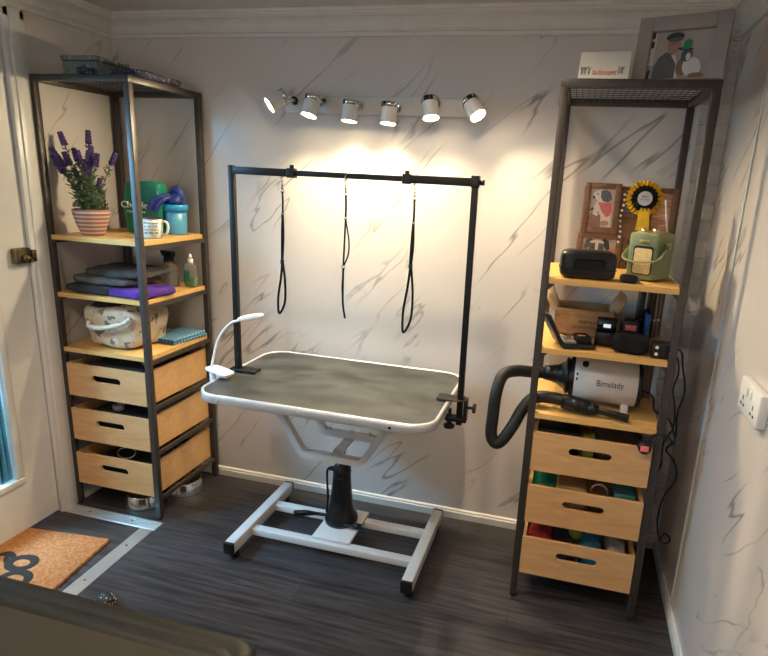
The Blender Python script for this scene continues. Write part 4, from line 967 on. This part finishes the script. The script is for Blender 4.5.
b = MB(); b.cyl(RC+Vector((0, -0.018, 0)), RC+Vector((0, -0.026, 0)), 0.0235, 'silver_disc', n=32); cd = b.build('centre_disc', t)
text_part('lettering', 'BEST', 0.010, 'ink', t, RC+Vector((0, -0.0265, 0.006)), (PI/2, 0, 0)); text_part('lettering', 'IN SHOW', 0.007, 'ink', t, RC+Vector((0, -0.0265, -0.004)), (PI/2, 0, 0))
b = MB(); b.box(-0.018, 0.014, -0.010, -0.008, 0.000, 0.075, 'yellow', rot=(0, 0.06, 0)); b.box(-0.006, 0.020, -0.006, -0.004, 0.002, 0.075, 'yellow', rot=(0, -0.08, 0)); b.build('ribbon_tail', t)
# pale stick leaning beside the rosette
o = MB().cyl((0, 0, 0), (-0.016, 0.03, 0.10), 0.003, 'enamel', n=10).build('wooden_stick', loc=(2.372, -0.245, Z1+rh+0.004)); tag(o, 'thin pale stick leaning beside the rosette on the radio', 'stick')
# black hard case
t = thing('clipper_case', 'shiny black rounded hard case in front of the dog photographs', 'case', (2.124, -0.385, Z1), 0.06)
b = MB(); b.blob((0, 0, 0.046), (0.178, 0.095, 0.092), 'black_plastic', e=0.36, nu=64, nv=32); b.build('case_shell', t)
b = MB(); b.prism(rrect(-0.046, 0.052, 0.030, 0.066, 0.010), 0.004, 'black_matte', Matrix.Translation((0, -0.0455, 0)) @ XZ)
b.tube([(x, -0.0495, z) for x, z in rrect(-0.048, 0.054, 0.028, 0.068, 0.011, 4)], 0.0022, 'black_plastic', n=6, closed=True, smooth_path=False); b.build('handle_recess', t)
b = MB(); b.tube([(x, y, 0.034) for x, y in rrect(-0.0895, 0.0895, -0.048, 0.048, 0.022, 6)], 0.0016, 'black_matte', n=6, closed=True, smooth_path=False); b.build('seam', t)
o = MB().blob((0, 0, 0.014), (0.055, 0.036, 0.028), 'black_plastic', e=0.5).box(0.022, 0.034, -0.008, 0.008, 0.004, 0.018, 'grey_foam', bevel=0.002).build('small_clipper', loc=(2.255, -0.415, Z1)); tag(o, 'small black clipper part at the foot of the green radio', 'clipper part')

# ------------------------------------------------------------------ right unit, second shelf
t = thing('cardboard_box', 'open brown cardboard box with curved flaps behind the black devices', 'box', (2.135, -0.150, Z2), 0.0)
b = MB(); x0, x1, y0, y1, h = -0.100, 0.105, -0.085, 0.085, 0.095
for q in ((x0, x1, y0, y0+0.003), (x0, x1, y1-0.003, y1), (x0, x0+0.003, y0, y1), (x1-0.003, x1, y0, y1)): b.box(*q, 0, h, 'kraft')
b.box(x0, x1, y0, y1, 0, 0.003, 'kraft_in'); b.build('box_body', t)
b = MB(); b.box(x0-0.002, x1+0.002, y0-0.003, y0, 0.078, 0.098, 'kraft', bevel=0.001); b.box(x0, x1, y0+0.003, y0+0.05, 0.088, 0.091, 'kraft_in', rot=(-0.2, 0, 0)); b.build('front_rim', t)
for q, xx in ((-1, x0), (1, x1)):
    b = MB(); b.tube([(xx, -0.03, 0.075), (xx+q*0.008, -0.03, 0.105), (xx+q*0.022, -0.03, 0.140), (xx+q*0.016, -0.03, 0.168)], lambda u: 0.030*math.sqrt(max(0.05, 1-(2*u-0.9)**2)), 'kraft', n=12, flat=0.16 if False else 0.3); b.build('flap', t)
text_part('lettering', 'PREMIUM', 0.016, 'ink', t, (0.020, y0-0.0008, 0.052), (PI/2, 0, 0)); text_part('lettering', 'UNIVERSAL', 0.017, 'ink', t, (0.012, y0-0.0008, 0.032), (PI/2, 0, 0), sx=1.15)
b = MB(); b.tube([(x, y0-0.001, z) for x, z in ((-0.052, 0.070), (0.085, 0.070), (0.085, 0.020), (-0.052, 0.020))], 0.0008, 'kraft_in', n=4, closed=True, smooth_path=False); b.build('print_border', t)
t = thing('tool_case', 'open black tool case with a grey insert at the left of the shelf', 'case', (2.108, -0.385, Z2), 0.30)
b = MB(); ring_ = [(-0.048, 0.055, -0.045, 0.045)]
b.box(-0.048, 0.062, -0.050, 0.050, 0, 0.016, 'black_plastic', bevel=0.005); b.build('case_base', t)
b = MB(); b.box(-0.008, 0.006, -0.050, 0.050, 0, 0.115, 'black_plastic', bevel=0.004); l_ = b.build('case_lid', t, loc=(-0.050, 0, 0.012), rot=(0, -0.50, 0))
b = MB(); b.box(-0.040, -0.002, -0.040, 0.040, 0.0165, 0.026, 'grey_foam', bevel=0.003); b.box(-0.034, -0.010, -0.02, -0.005, 0.026, 0.029, 'chrome', bevel=0.001); b.box(-0.034, -0.010, 0.01, 0.025, 0.026, 0.029, 'chrome', bevel=0.001); b.build('insert', t)
b = MB(); b.blob((0.030, 0.0, 0.028), (0.05, 0.075, 0.024), 'black_matte', e=0.5, noise=0.004, f=40); b.box(0.010, 0.034, -0.018, -0.010, 0.040, 0.042, 'pink'); b.build('tool_pouch', t)
t = thing('charging_dock', 'black device with a small lit screen in front of the cardboard box', 'charger', (2.214, -0.322, Z2), -0.1)
b = MB(); b.box(-0.034, 0.034, -0.028, 0.028, 0, 0.050, 'black_plastic', bevel=0.004); b.box(-0.030, 0.030, -0.020, 0.028, 0.050, 0.094, 'black_plastic', bevel=0.008); b.cyl((-0.032, 0.0, 0.072), (0.032, 0.0, 0.072), 0.024, 'black_plastic', n=24); b.build('device_body', t)
b = MB(); b.box(-0.010, 0.014, -0.0262, -0.0235, 0.066, 0.078, 'screen'); b.build('display', t)
t = thing('clipper_battery', 'black rounded device with a dark red face behind the black pouch', 'battery', (2.290, -0.300, Z2), 0.0)
b = MB(); b.blob((0, 0, 0.048), (0.062, 0.050, 0.096), 'black_plastic', e=0.4); b.build('device_body', t)
b = MB(); b.box(-0.016, 0.020, -0.0262, -0.022, 0.055, 0.078, 'p_red', bevel=0.001); b.build('red_panel', t)
t = thing('black_pouch', 'black fabric pouch with a pale pink tag beside the plug adapter', 'pouch', (2.292, -0.385, Z2), -0.05)
b = MB(); b.blob((0, 0, 0.033), (0.122, 0.085, 0.066), 'black_matte', e=0.55, noise=0.006, f=25); b.build('pouch_body', t)
b = MB(); b.box(-0.034, -0.008, -0.0405, -0.0375, 0.032, 0.041, 'p_skin', rot=(0, 0.25, 0)); b.build('tag', t)
t = t_ad = thing('power_adapter', 'square black power adapter with two pale dots at the shelf edge', 'adapter', (2.388, -0.410, Z2), 0.0)
b = MB(); b.box(-0.034, 0.030, -0.024, 0.026, 0, 0.052, 'black_plastic', bevel=0.004); b.build('adapter_body', t)
b = MB()
for z in (0.016, 0.038): b.cyl((-0.020, -0.0255, z), (-0.020, -0.023, z), 0.0055, 'enamel', n=12)
b.build('pale_dots', t)
# cable hanging from the adapter to the floor, beside the unit
b = MB(); b.tube([(x-2.388, y+0.410, z-Z2) for x, y, z in [(2.415, -0.385, 1.000), (2.434, -0.36, 1.004), (2.462, -0.34, 0.985), (2.478, -0.31, 0.93), (2.500, -0.30, 0.84), (2.488, -0.30, 0.76), (2.495, -0.30, 0.66), (2.470, -0.31, 0.62), (2.505, -0.30, 0.575), (2.520, -0.30, 0.51), (2.488, -0.30, 0.42), (2.482, -0.31, 0.33), (2.500, -0.31, 0.262), (2.528, -0.30, 0.245), (2.536, -0.30, 0.268), (2.515, -0.30, 0.285), (2.505, -0.30, 0.262)]], 0.0032, 'black_rubber', n=8)
b.build('power_cable', t)
# upright items at the right end of the shelf
ups = [(2.340, 0.016, 0.185, 'black_plastic', 'narrow_folder', 'narrow black folder nearest the cardboard box', 'folder', -0.10),
       (2.358, 0.014, 0.100, 'book_blue', 'blue_folder', 'short bright blue folder among the upright folders', 'folder', -0.17),
       (2.372, 0.012, 0.195, 'black_plastic', 'narrow_folder', 'black folder between the blue folder and the brown boards', 'folder', -0.11),
       (2.388, 0.010, 0.190, 'book_brown', 'thin_board', 'brown board second in from the brick wall, right beside a black folder', 'board', -0.10),
       (2.402, 0.010, 0.195, 'book_brown', 'thin_board', 'thin brown board standing in the shelf end nearest the brick wall', 'board', -0.09)]
for (x, w, h, m, nm, lab, cat, y) in ups:
    b = MB(); b.box(-w/2, w/2, -0.055, 0.055, 0, h, m, bevel=0.001); b.box(-w/2-0.0004, w/2+0.0004, -0.0558, -0.054, h*0.35, h*0.37, 'steel'); item(b, nm, (x, y, Z2), lab, cat, group='upright folders and boards')

# ------------------------------------------------------------------ right unit, third shelf
t = thing('pet_dryer', 'white and black cylindrical pet hair dryer with a long hose', 'dryer', (2.235, -0.285, Z3), 0.0)
cz = 0.096; R_ = 0.082
b = MB(); b.lathe([(R_-0.004, -0.112), (R_, -0.110), (R_, 0.108), (R_-0.004, 0.112)], 'dryer_white', (0, 0, cz), axis='X', n=48); b.build('dryer_body', t)
b = MB(); b.lathe([(0.0, 0.112), (R_-0.012, 0.120), (R_+0.001, 0.118), (R_+0.002, 0.104), (R_-0.001, 0.104)], 'black_plastic', (0, 0, cz), axis='X', n=48); b.build('rear_cap', t)
b = MB(); b.lathe([(R_-0.001, -0.106), (R_+0.001, -0.112), (0.060, -0.126), (0.066, -0.130), (0.066, -0.136), (0.052, -0.142), (0.036, -0.165), (0.030, -0.190), (0.026, -0.215), (0.0, -0.215)], 'black_plastic', (0, 0, cz), axis='X', n=48); b.build('outlet_cone', t)
b = MB()
b.cyl((-0.075, -R_*0.62, cz+R_*0.76), (-0.075, -R_*0.68, cz+R_*0.84), 0.011, 'black_plastic', n=20); b.build('speed_knob', t)
b = MB(); b.box(-0.103, -0.097, -R_-0.001, -R_+0.004, cz+0.012, cz+0.022, 'ink'); b.box(-0.103, -0.097, -R_-0.001, -R_+0.004, cz+0.030, cz+0.040, 'ink', rot=(-0.3, 0, 0)); b.build('rocker_switch', t)
for x in (-0.062, 0.072):
    b = MB(); b.box(x-0.012, x+0.012, -0.060, -0.020, 0.0, 0.030, 'white_plastic', bevel=0.002); b.box(x-0.012, x+0.012, 0.020, 0.060, 0.0, 0.030, 'white_plastic', bevel=0.002); b.build('support_foot', t)
o = text_part('lettering', 'Bimelady', 0.031, 'ink', t, (0, 0, 0), (0, 0, 0), extrude=0.0004)
for v in o.data.vertices:
    a = 0.12+v.co.y/R_; rr = R_+0.0006+v.co.z; v.co = Vector((v.co.x*0.82+0.012, -rr*math.cos(a), cz+rr*math.sin(a)))
def L3(x, y, z): return (x-2.235, y+0.285, z-Z3)
b = MB(); b.tube([L3(2.035, -0.285, 0.842), L3(1.985, -0.300, 0.842), L3(1.925, -0.340, 0.852), L3(1.882, -0.385, 0.845), L3(1.866, -0.420, 0.790), L3(1.862, -0.430, 0.70), L3(1.862, -0.435, 0.635), L3(1.878, -0.438, 0.606), L3(1.902, -0.438, 0.618), L3(1.935, -0.425, 0.675), L3(1.962, -0.402, 0.735), L3(2.000, -0.385, 0.777), L3(2.060, -0.385, 0.784), L3(2.11, -0.397, 0.782)], 0.0215, 'black_rubber', n=18); b.build('hose', t)
b = MB(); b.cyl(L3(2.095, -0.396, 0.782), L3(2.185, -0.412, 0.775), 0.0265, 'black_plastic'); b.cyl(L3(2.185, -0.412, 0.775), L3(2.215, -0.417, 0.772), 0.0265, 'black_plastic', r2=0.017)
b.tube([L3(2.21, -0.416, 0.772), L3(2.25, -0.422, 0.768), L3(2.315, -0.430, 0.762)], lambda u: 0.016+0.006*u, 'black_plastic', n=14, flat=0.55); b.build('nozzle', t)
b = MB(); b.tube([(0.112, 0.0, 0.075), (0.145, -0.01, 0.072), (0.168, -0.02, 0.055), L3(2.408, -0.320, 0.765), L3(2.437, -0.330, 0.752), L3(2.460, -0.34, 0.74), L3(2.466, -0.40, 0.725), L3(2.462, -0.478, 0.715), L3(2.432, -0.488, 0.742), L3(2.395, -0.489, 0.742), L3(2.374, -0.486, 0.722)], 0.0034, 'black_rubber', n=8); b.build('power_cable', t)
b = MB(); b.cyl(L3(2.371, -0.4565, 0.688), L3(2.371, -0.488, 0.688), 0.023, 'black_plastic', n=20, r2=0.020); b.box(*[v for v in (2.362-2.235, 2.383-2.235)], -0.487+0.285, -0.460+0.285, 0.700-Z3, 0.728-Z3, 'black_plastic', bevel=0.004); pl_ = b.build('plug', t)
b = MB(); b.box(2.357-2.235, 2.383-2.235, -0.4905+0.285, -0.487+0.285, 0.677-Z3, 0.697-Z3, 'pink', bevel=0.001); lb = b.build('plug_label', pl_); lb['label'] = 'coral pink plug sticker'
# dark board leaning behind the dryer
item(MB().box(-0.012, 0.012, -0.05, 0.05, 0, 0.200, 'book_brown', bevel=0.001), 'thin_board', (2.398, -0.10, Z3), 'dark brown board standing behind the pet dryer', 'board')

b = MB(); b.tube([(x-2.388, y+0.410, z-Z2) for x, y, z in [(2.432, -0.36, 0.992), (2.456, -0.33, 0.955), (2.470, -0.30, 0.90), (2.462, -0.30, 0.84), (2.478, -0.30, 0.77), (2.482, -0.30, 0.70), (2.458, -0.31, 0.64), (2.462, -0.31, 0.56), (2.446, -0.32, 0.52)]], 0.0028, 'black_rubber', n=8); b.build('power_cable', t_ad)
# items in the right drawers
item(MB().box(-0.075, 0.075, -0.05, 0.05, 0, 0.128, 'black_plastic', bevel=0.005).box(-0.04, -0.02, -0.052, -0.049, 0.105, 0.118, 'steel'), 'black_tool_box', (2.095, -0.345, DB[0]), 'black boxy gadget in the top drawer under the dryer', 'box')
item(MB().blob((0, 0, 0.058), (0.17, 0.20, 0.116), 'book_brown', e=0.4, noise=0.01), 'brown_bundle', (2.300, -0.28, DB[0]), 'dark brown bundle on the plug side of the top drawer', 'cloth')
item(MB().box(-0.020, 0.020, -0.03, 0.03, 0, 0.125, 'lime', bevel=0.003), 'yellow_packet', (2.200, -0.385, DB[0]), 'small yellowish packet in the top drawer under the dryer', 'packet')
item(MB().blob((0, 0, 0.060), (0.085, 0.20, 0.120), 'teal_bag', e=0.45, noise=0.014, f=30), 'dark_teal_bundle', (2.066, -0.33, DB[1]), 'dark teal crumpled bundle at the left end of the middle drawer', 'cloth')
item(MB().box(-0.05, 0.05, -0.045, 0.045, 0, 0.120, 'kraft', bevel=0.003, rot=None), 'cardboard_packet', (2.165, -0.345, DB[1]), 'brown cardboard packet in the middle drawer of the right unit', 'packet')
item(MB().tube([(0.03*math.cos(a), 0.006, 0.095+0.03*math.sin(a)) for a in [2*PI*k/16 for k in range(16)]], 0.0035, 'enamel', n=8, closed=True).box(-0.03, 0.03, -0.02, 0.02, 0, 0.07, 'kraft_in'), 'corded_tag', (2.262, -0.345, DB[1]), 'pale ring of cord between the brown packet and the teal carton', 'cord')
item(MB().box(-0.036, 0.036, -0.05, 0.05, 0, 0.128, 'teal_box', bevel=0.004), 'teal_carton', (2.345, -0.345, DB[1]), 'pale teal carton in the middle drawer of the right unit', 'carton')
item(MB().blob((0, 0, 0.066), (0.090, 0.18, 0.132), 'red_cloth', e=0.45, noise=0.012, f=30, seed=8), 'red_cloth', (2.068, -0.335, DB[2]), 'bright red cloth at the left end of the bottom drawer', 'cloth')
item(MB().blob((0, 0, 0.058), (0.085, 0.18, 0.116), 'cloth_black', e=0.45, noise=0.012, f=30, seed=12), 'black_cloth_bundle', (2.153, -0.335, DB[2]), 'black cloth between the red and the blue cloth', 'cloth')
item(MB().blob((0, 0, 0.030), (0.052, 0.052, 0.052), 'lime', e=0.9), 'tennis_ball', (2.200, -0.325, DB[2]+0.0855), 'yellow-green ball on top of the clothes in the bottom drawer', 'ball')
item(MB().blob((0, 0, 0.064), (0.075, 0.18, 0.128), 'blue_cloth', e=0.5, noise=0.014, f=34, seed=13), 'blue_cloth', (2.258, -0.340, DB[2]), 'bright blue cloth in the bottom drawer of the right unit', 'cloth')
item(MB().blob((0, 0, 0.062), (0.080, 0.17, 0.124), 'pale_plastic', e=0.5, noise=0.012, f=34, seed=14), 'plastic_bag', (2.345, -0.340, DB[2]), 'pale plastic bag at the right end of the bottom drawer', 'bag')

# ------------------------------------------------------------------ floor mat, foreground box, small thing
t = thing('door_mat', 'orange-brown coir door mat with black printed loops by the door', 'door mat', (0.188, -0.93, 0.0), 0.11)
b = MB(); b.box(-0.195, 0.205, -0.40, 0.265, 0.0, 0.014, 'coir', bevel=0.003); b.build('coir_pile', t)
def ML(x, y):
    dx, dy = x-0.188, y+0.93; c_, s_ = math.cos(0.11), math.sin(0.11); return (dx*c_+dy*s_, -dx*s_+dy*c_)
def loopline(pts, r=0.017):
    pb = MB(); pb.tube([(x, y, 0.0125) for x, y in pts], r, 'mat_print', n=10, closed=True, flat=1.0)
    for v in pb.bm.verts: v.co.z = 0.0125+(v.co.z-0.0125)*0.22
    return pb
b = loopline(ellipse(*ML(0.170, -0.872), 0.046, 0.036, 16)); b.build('printed_motif', t)
b = loopline(ellipse(*ML(0.225, -0.955), 0.050, 0.042, 16)); b.build('printed_motif', t)
b = loopline([ML(0.135, -0.895), ML(0.10, -0.875), ML(0.075, -0.85), ML(0.05, -0.86), ML(0.075, -0.84), ML(0.115, -0.858)], 0.013); b.build('printed_motif', t)

t = thing('storage_box', 'dark grey-green lidded storage box cut off by the bottom edge of the picture', 'storage box', (1.0, -1.90, 0.0))
hx0, hx1, hy0, hy1, H = -0.62, 0.538, -0.40, 0.452, 0.55
b = MB(); b.prism(rrect(hx0+0.02, hx1-0.02, hy0+0.02, hy1-0.02, 0.05), H-0.075, 'box_dark', Matrix.Translation((0, 0, 0.004))); b.build('box_body', t)
b = MB(); bm = b.bm; rings = []
for off, z in ((0.004, H-0.070), (0.0, H-0.064), (0.0, H-0.018), (0.005, H-0.006), (0.016, H), (0.040, H), (0.042, H-0.0015), (0.046, H-0.0015), (0.048, H), (0.074, H-0.001), (0.078, H-0.006), (0.082, H-0.007)):
    rings.append([bm.verts.new((x, y, z)) for x, y in rrect(hx0+off, hx1-off, hy0+off, hy1-off, max(0.012, 0.055-off*0.6), 8)])
for a, c in zip(rings, rings[1:]):
    for k in range(len(a)): f = bm.faces.new((a[k], a[(k+1) % len(a)], c[(k+1) % len(a)], c[k])); f.smooth = True
bm.faces.new(rings[0][::-1]); b.mi('box_dark'); b.build('lid_rim', t)
b = MB(); b.prism(rrect(hx0+0.080, hx1-0.080, hy0+0.080, hy1-0.080, 0.02), 0.010, 'box_light', Matrix.Translation((0, 0, H-0.016))); b.build('lid_panel', t)
b = MB()
for x in (-0.5, 0.42):
    for y in (-0.3, 0.34): b.cyl((x, y, 0), (x, y, 0.0045), 0.02, 'black_rubber')
b.build('feet', t)
item(MB().blob((0, 0, 0.027), (0.066, 0.060, 0.054), 'fleck', e=0.85), 'flecked_ball', (0.630, -0.955, 0.0), 'small black ball with white flecks on the floor behind the storage box', 'ball')

# ------------------------------------------------------------------ light
WARM = (1.0, 0.81, 0.50)
for i, (p_, ax) in enumerate(LIGHTS):
    ld = bpy.data.lights.new('spotlight_lamp', 'SPOT'); ld.energy = (15, 16, 17, 17, 16, 23)[i]; ld.color = WARM; ld.spot_size = math.radians(120); ld.spot_blend = 0.9; ld.shadow_soft_size = 0.016
    o = bpy.data.objects.new('spotlight_lamp', ld); COL.objects.link(o); o.location = p_
    v = ax; o.rotation_euler = v.to_track_quat('-Z', 'Y').to_euler()
for x, y, e in ((1.665, -0.80, 32), (1.660, -1.96, 34), (0.82, -1.77, 36)):
    ld = bpy.data.lights.new('downlight_lamp', 'SPOT'); ld.energy = e; ld.color = (1.0, 0.80, 0.58); ld.spot_size = math.radians(150); ld.spot_blend = 0.8; ld.shadow_soft_size = 0.03
    o = bpy.data.objects.new('downlight_lamp', ld); COL.objects.link(o); o.location = (x, y, CZ-0.012)
def area(name, loc, rot, sx, sy, e, col):
    ld = bpy.data.lights.new(name, 'AREA'); ld.shape = 'RECTANGLE'; ld.size = sx; ld.size_y = sy; ld.energy = e; ld.color = col
    o = bpy.data.objects.new(name, ld); COL.objects.link(o); o.location = loc; o.rotation_euler = rot; return o
area('window_daylight', ((WX0+WX1)/2, REAR-0.12, (WZ0+WZ1)/2), (PI/2, 0, 0), WX1-WX0, WZ1-WZ0, 8, (0.9, 0.93, 1.0))
o = area('door_daylight', (-0.75, -1.35, 2.05), (0, 0, 0), 0.9, 0.9, 540, (0.50, 0.62, 1.0)); o.rotation_euler = Vector((1.0, 0.30, -0.42)).to_track_quat('-Z', 'Y').to_euler()
w = bpy.data.worlds.new('world'); S.world = w; w.use_nodes = True
nt = w.node_tree; bg = nt.nodes['Background']; sky = nt.nodes.new('ShaderNodeTexSky'); sky.sky_type = 'NISHITA'; sky.sun_disc = False; sky.sun_elevation = math.radians(12)
mxw = nt.nodes.new('ShaderNodeMix'); mxw.data_type = 'RGBA'; mxw.inputs[0].default_value = 0.96; nt.links.new(sky.outputs[0], mxw.inputs[6]); mxw.inputs[7].default_value = (0.30, 0.37, 0.36, 1)
nt.links.new(mxw.outputs[2], bg.inputs[0]); bg.inputs[1].default_value = 0.35

# ------------------------------------------------------------------ camera
cam = bpy.data.cameras.new('camera'); co = bpy.data.objects.new('camera', cam); COL.objects.link(co)
cam.sensor_fit = 'HORIZONTAL'; cam.sensor_width = 36; cam.lens = 578.806/768*36
cam.shift_x = -40.82/768; cam.shift_y = 4.58/768; cam.clip_start = 0.02
r_ = Vector((0.96683796, 0.25056718, 0.04940091)); u_ = Vector((-0.11002659, 0.23410205, 0.96596603)); f_ = Vector((-0.23047454, 0.93936804, -0.25390780))
m = Matrix((r_, u_, -f_)).transposed().to_4x4(); m.translation = (2.06991858, -2.35623946, 1.50000591)
co.matrix_world = m; S.camera = co
S.view_settings.view_transform = 'Standard'; S.view_settings.look = 'None'; S.view_settings.exposure = 0.6; S.view_settings.gamma = 1.0
S.cycles.use_denoising = True; S.cycles.max_bounces = 8; S.cycles.sample_clamp_indirect = 4
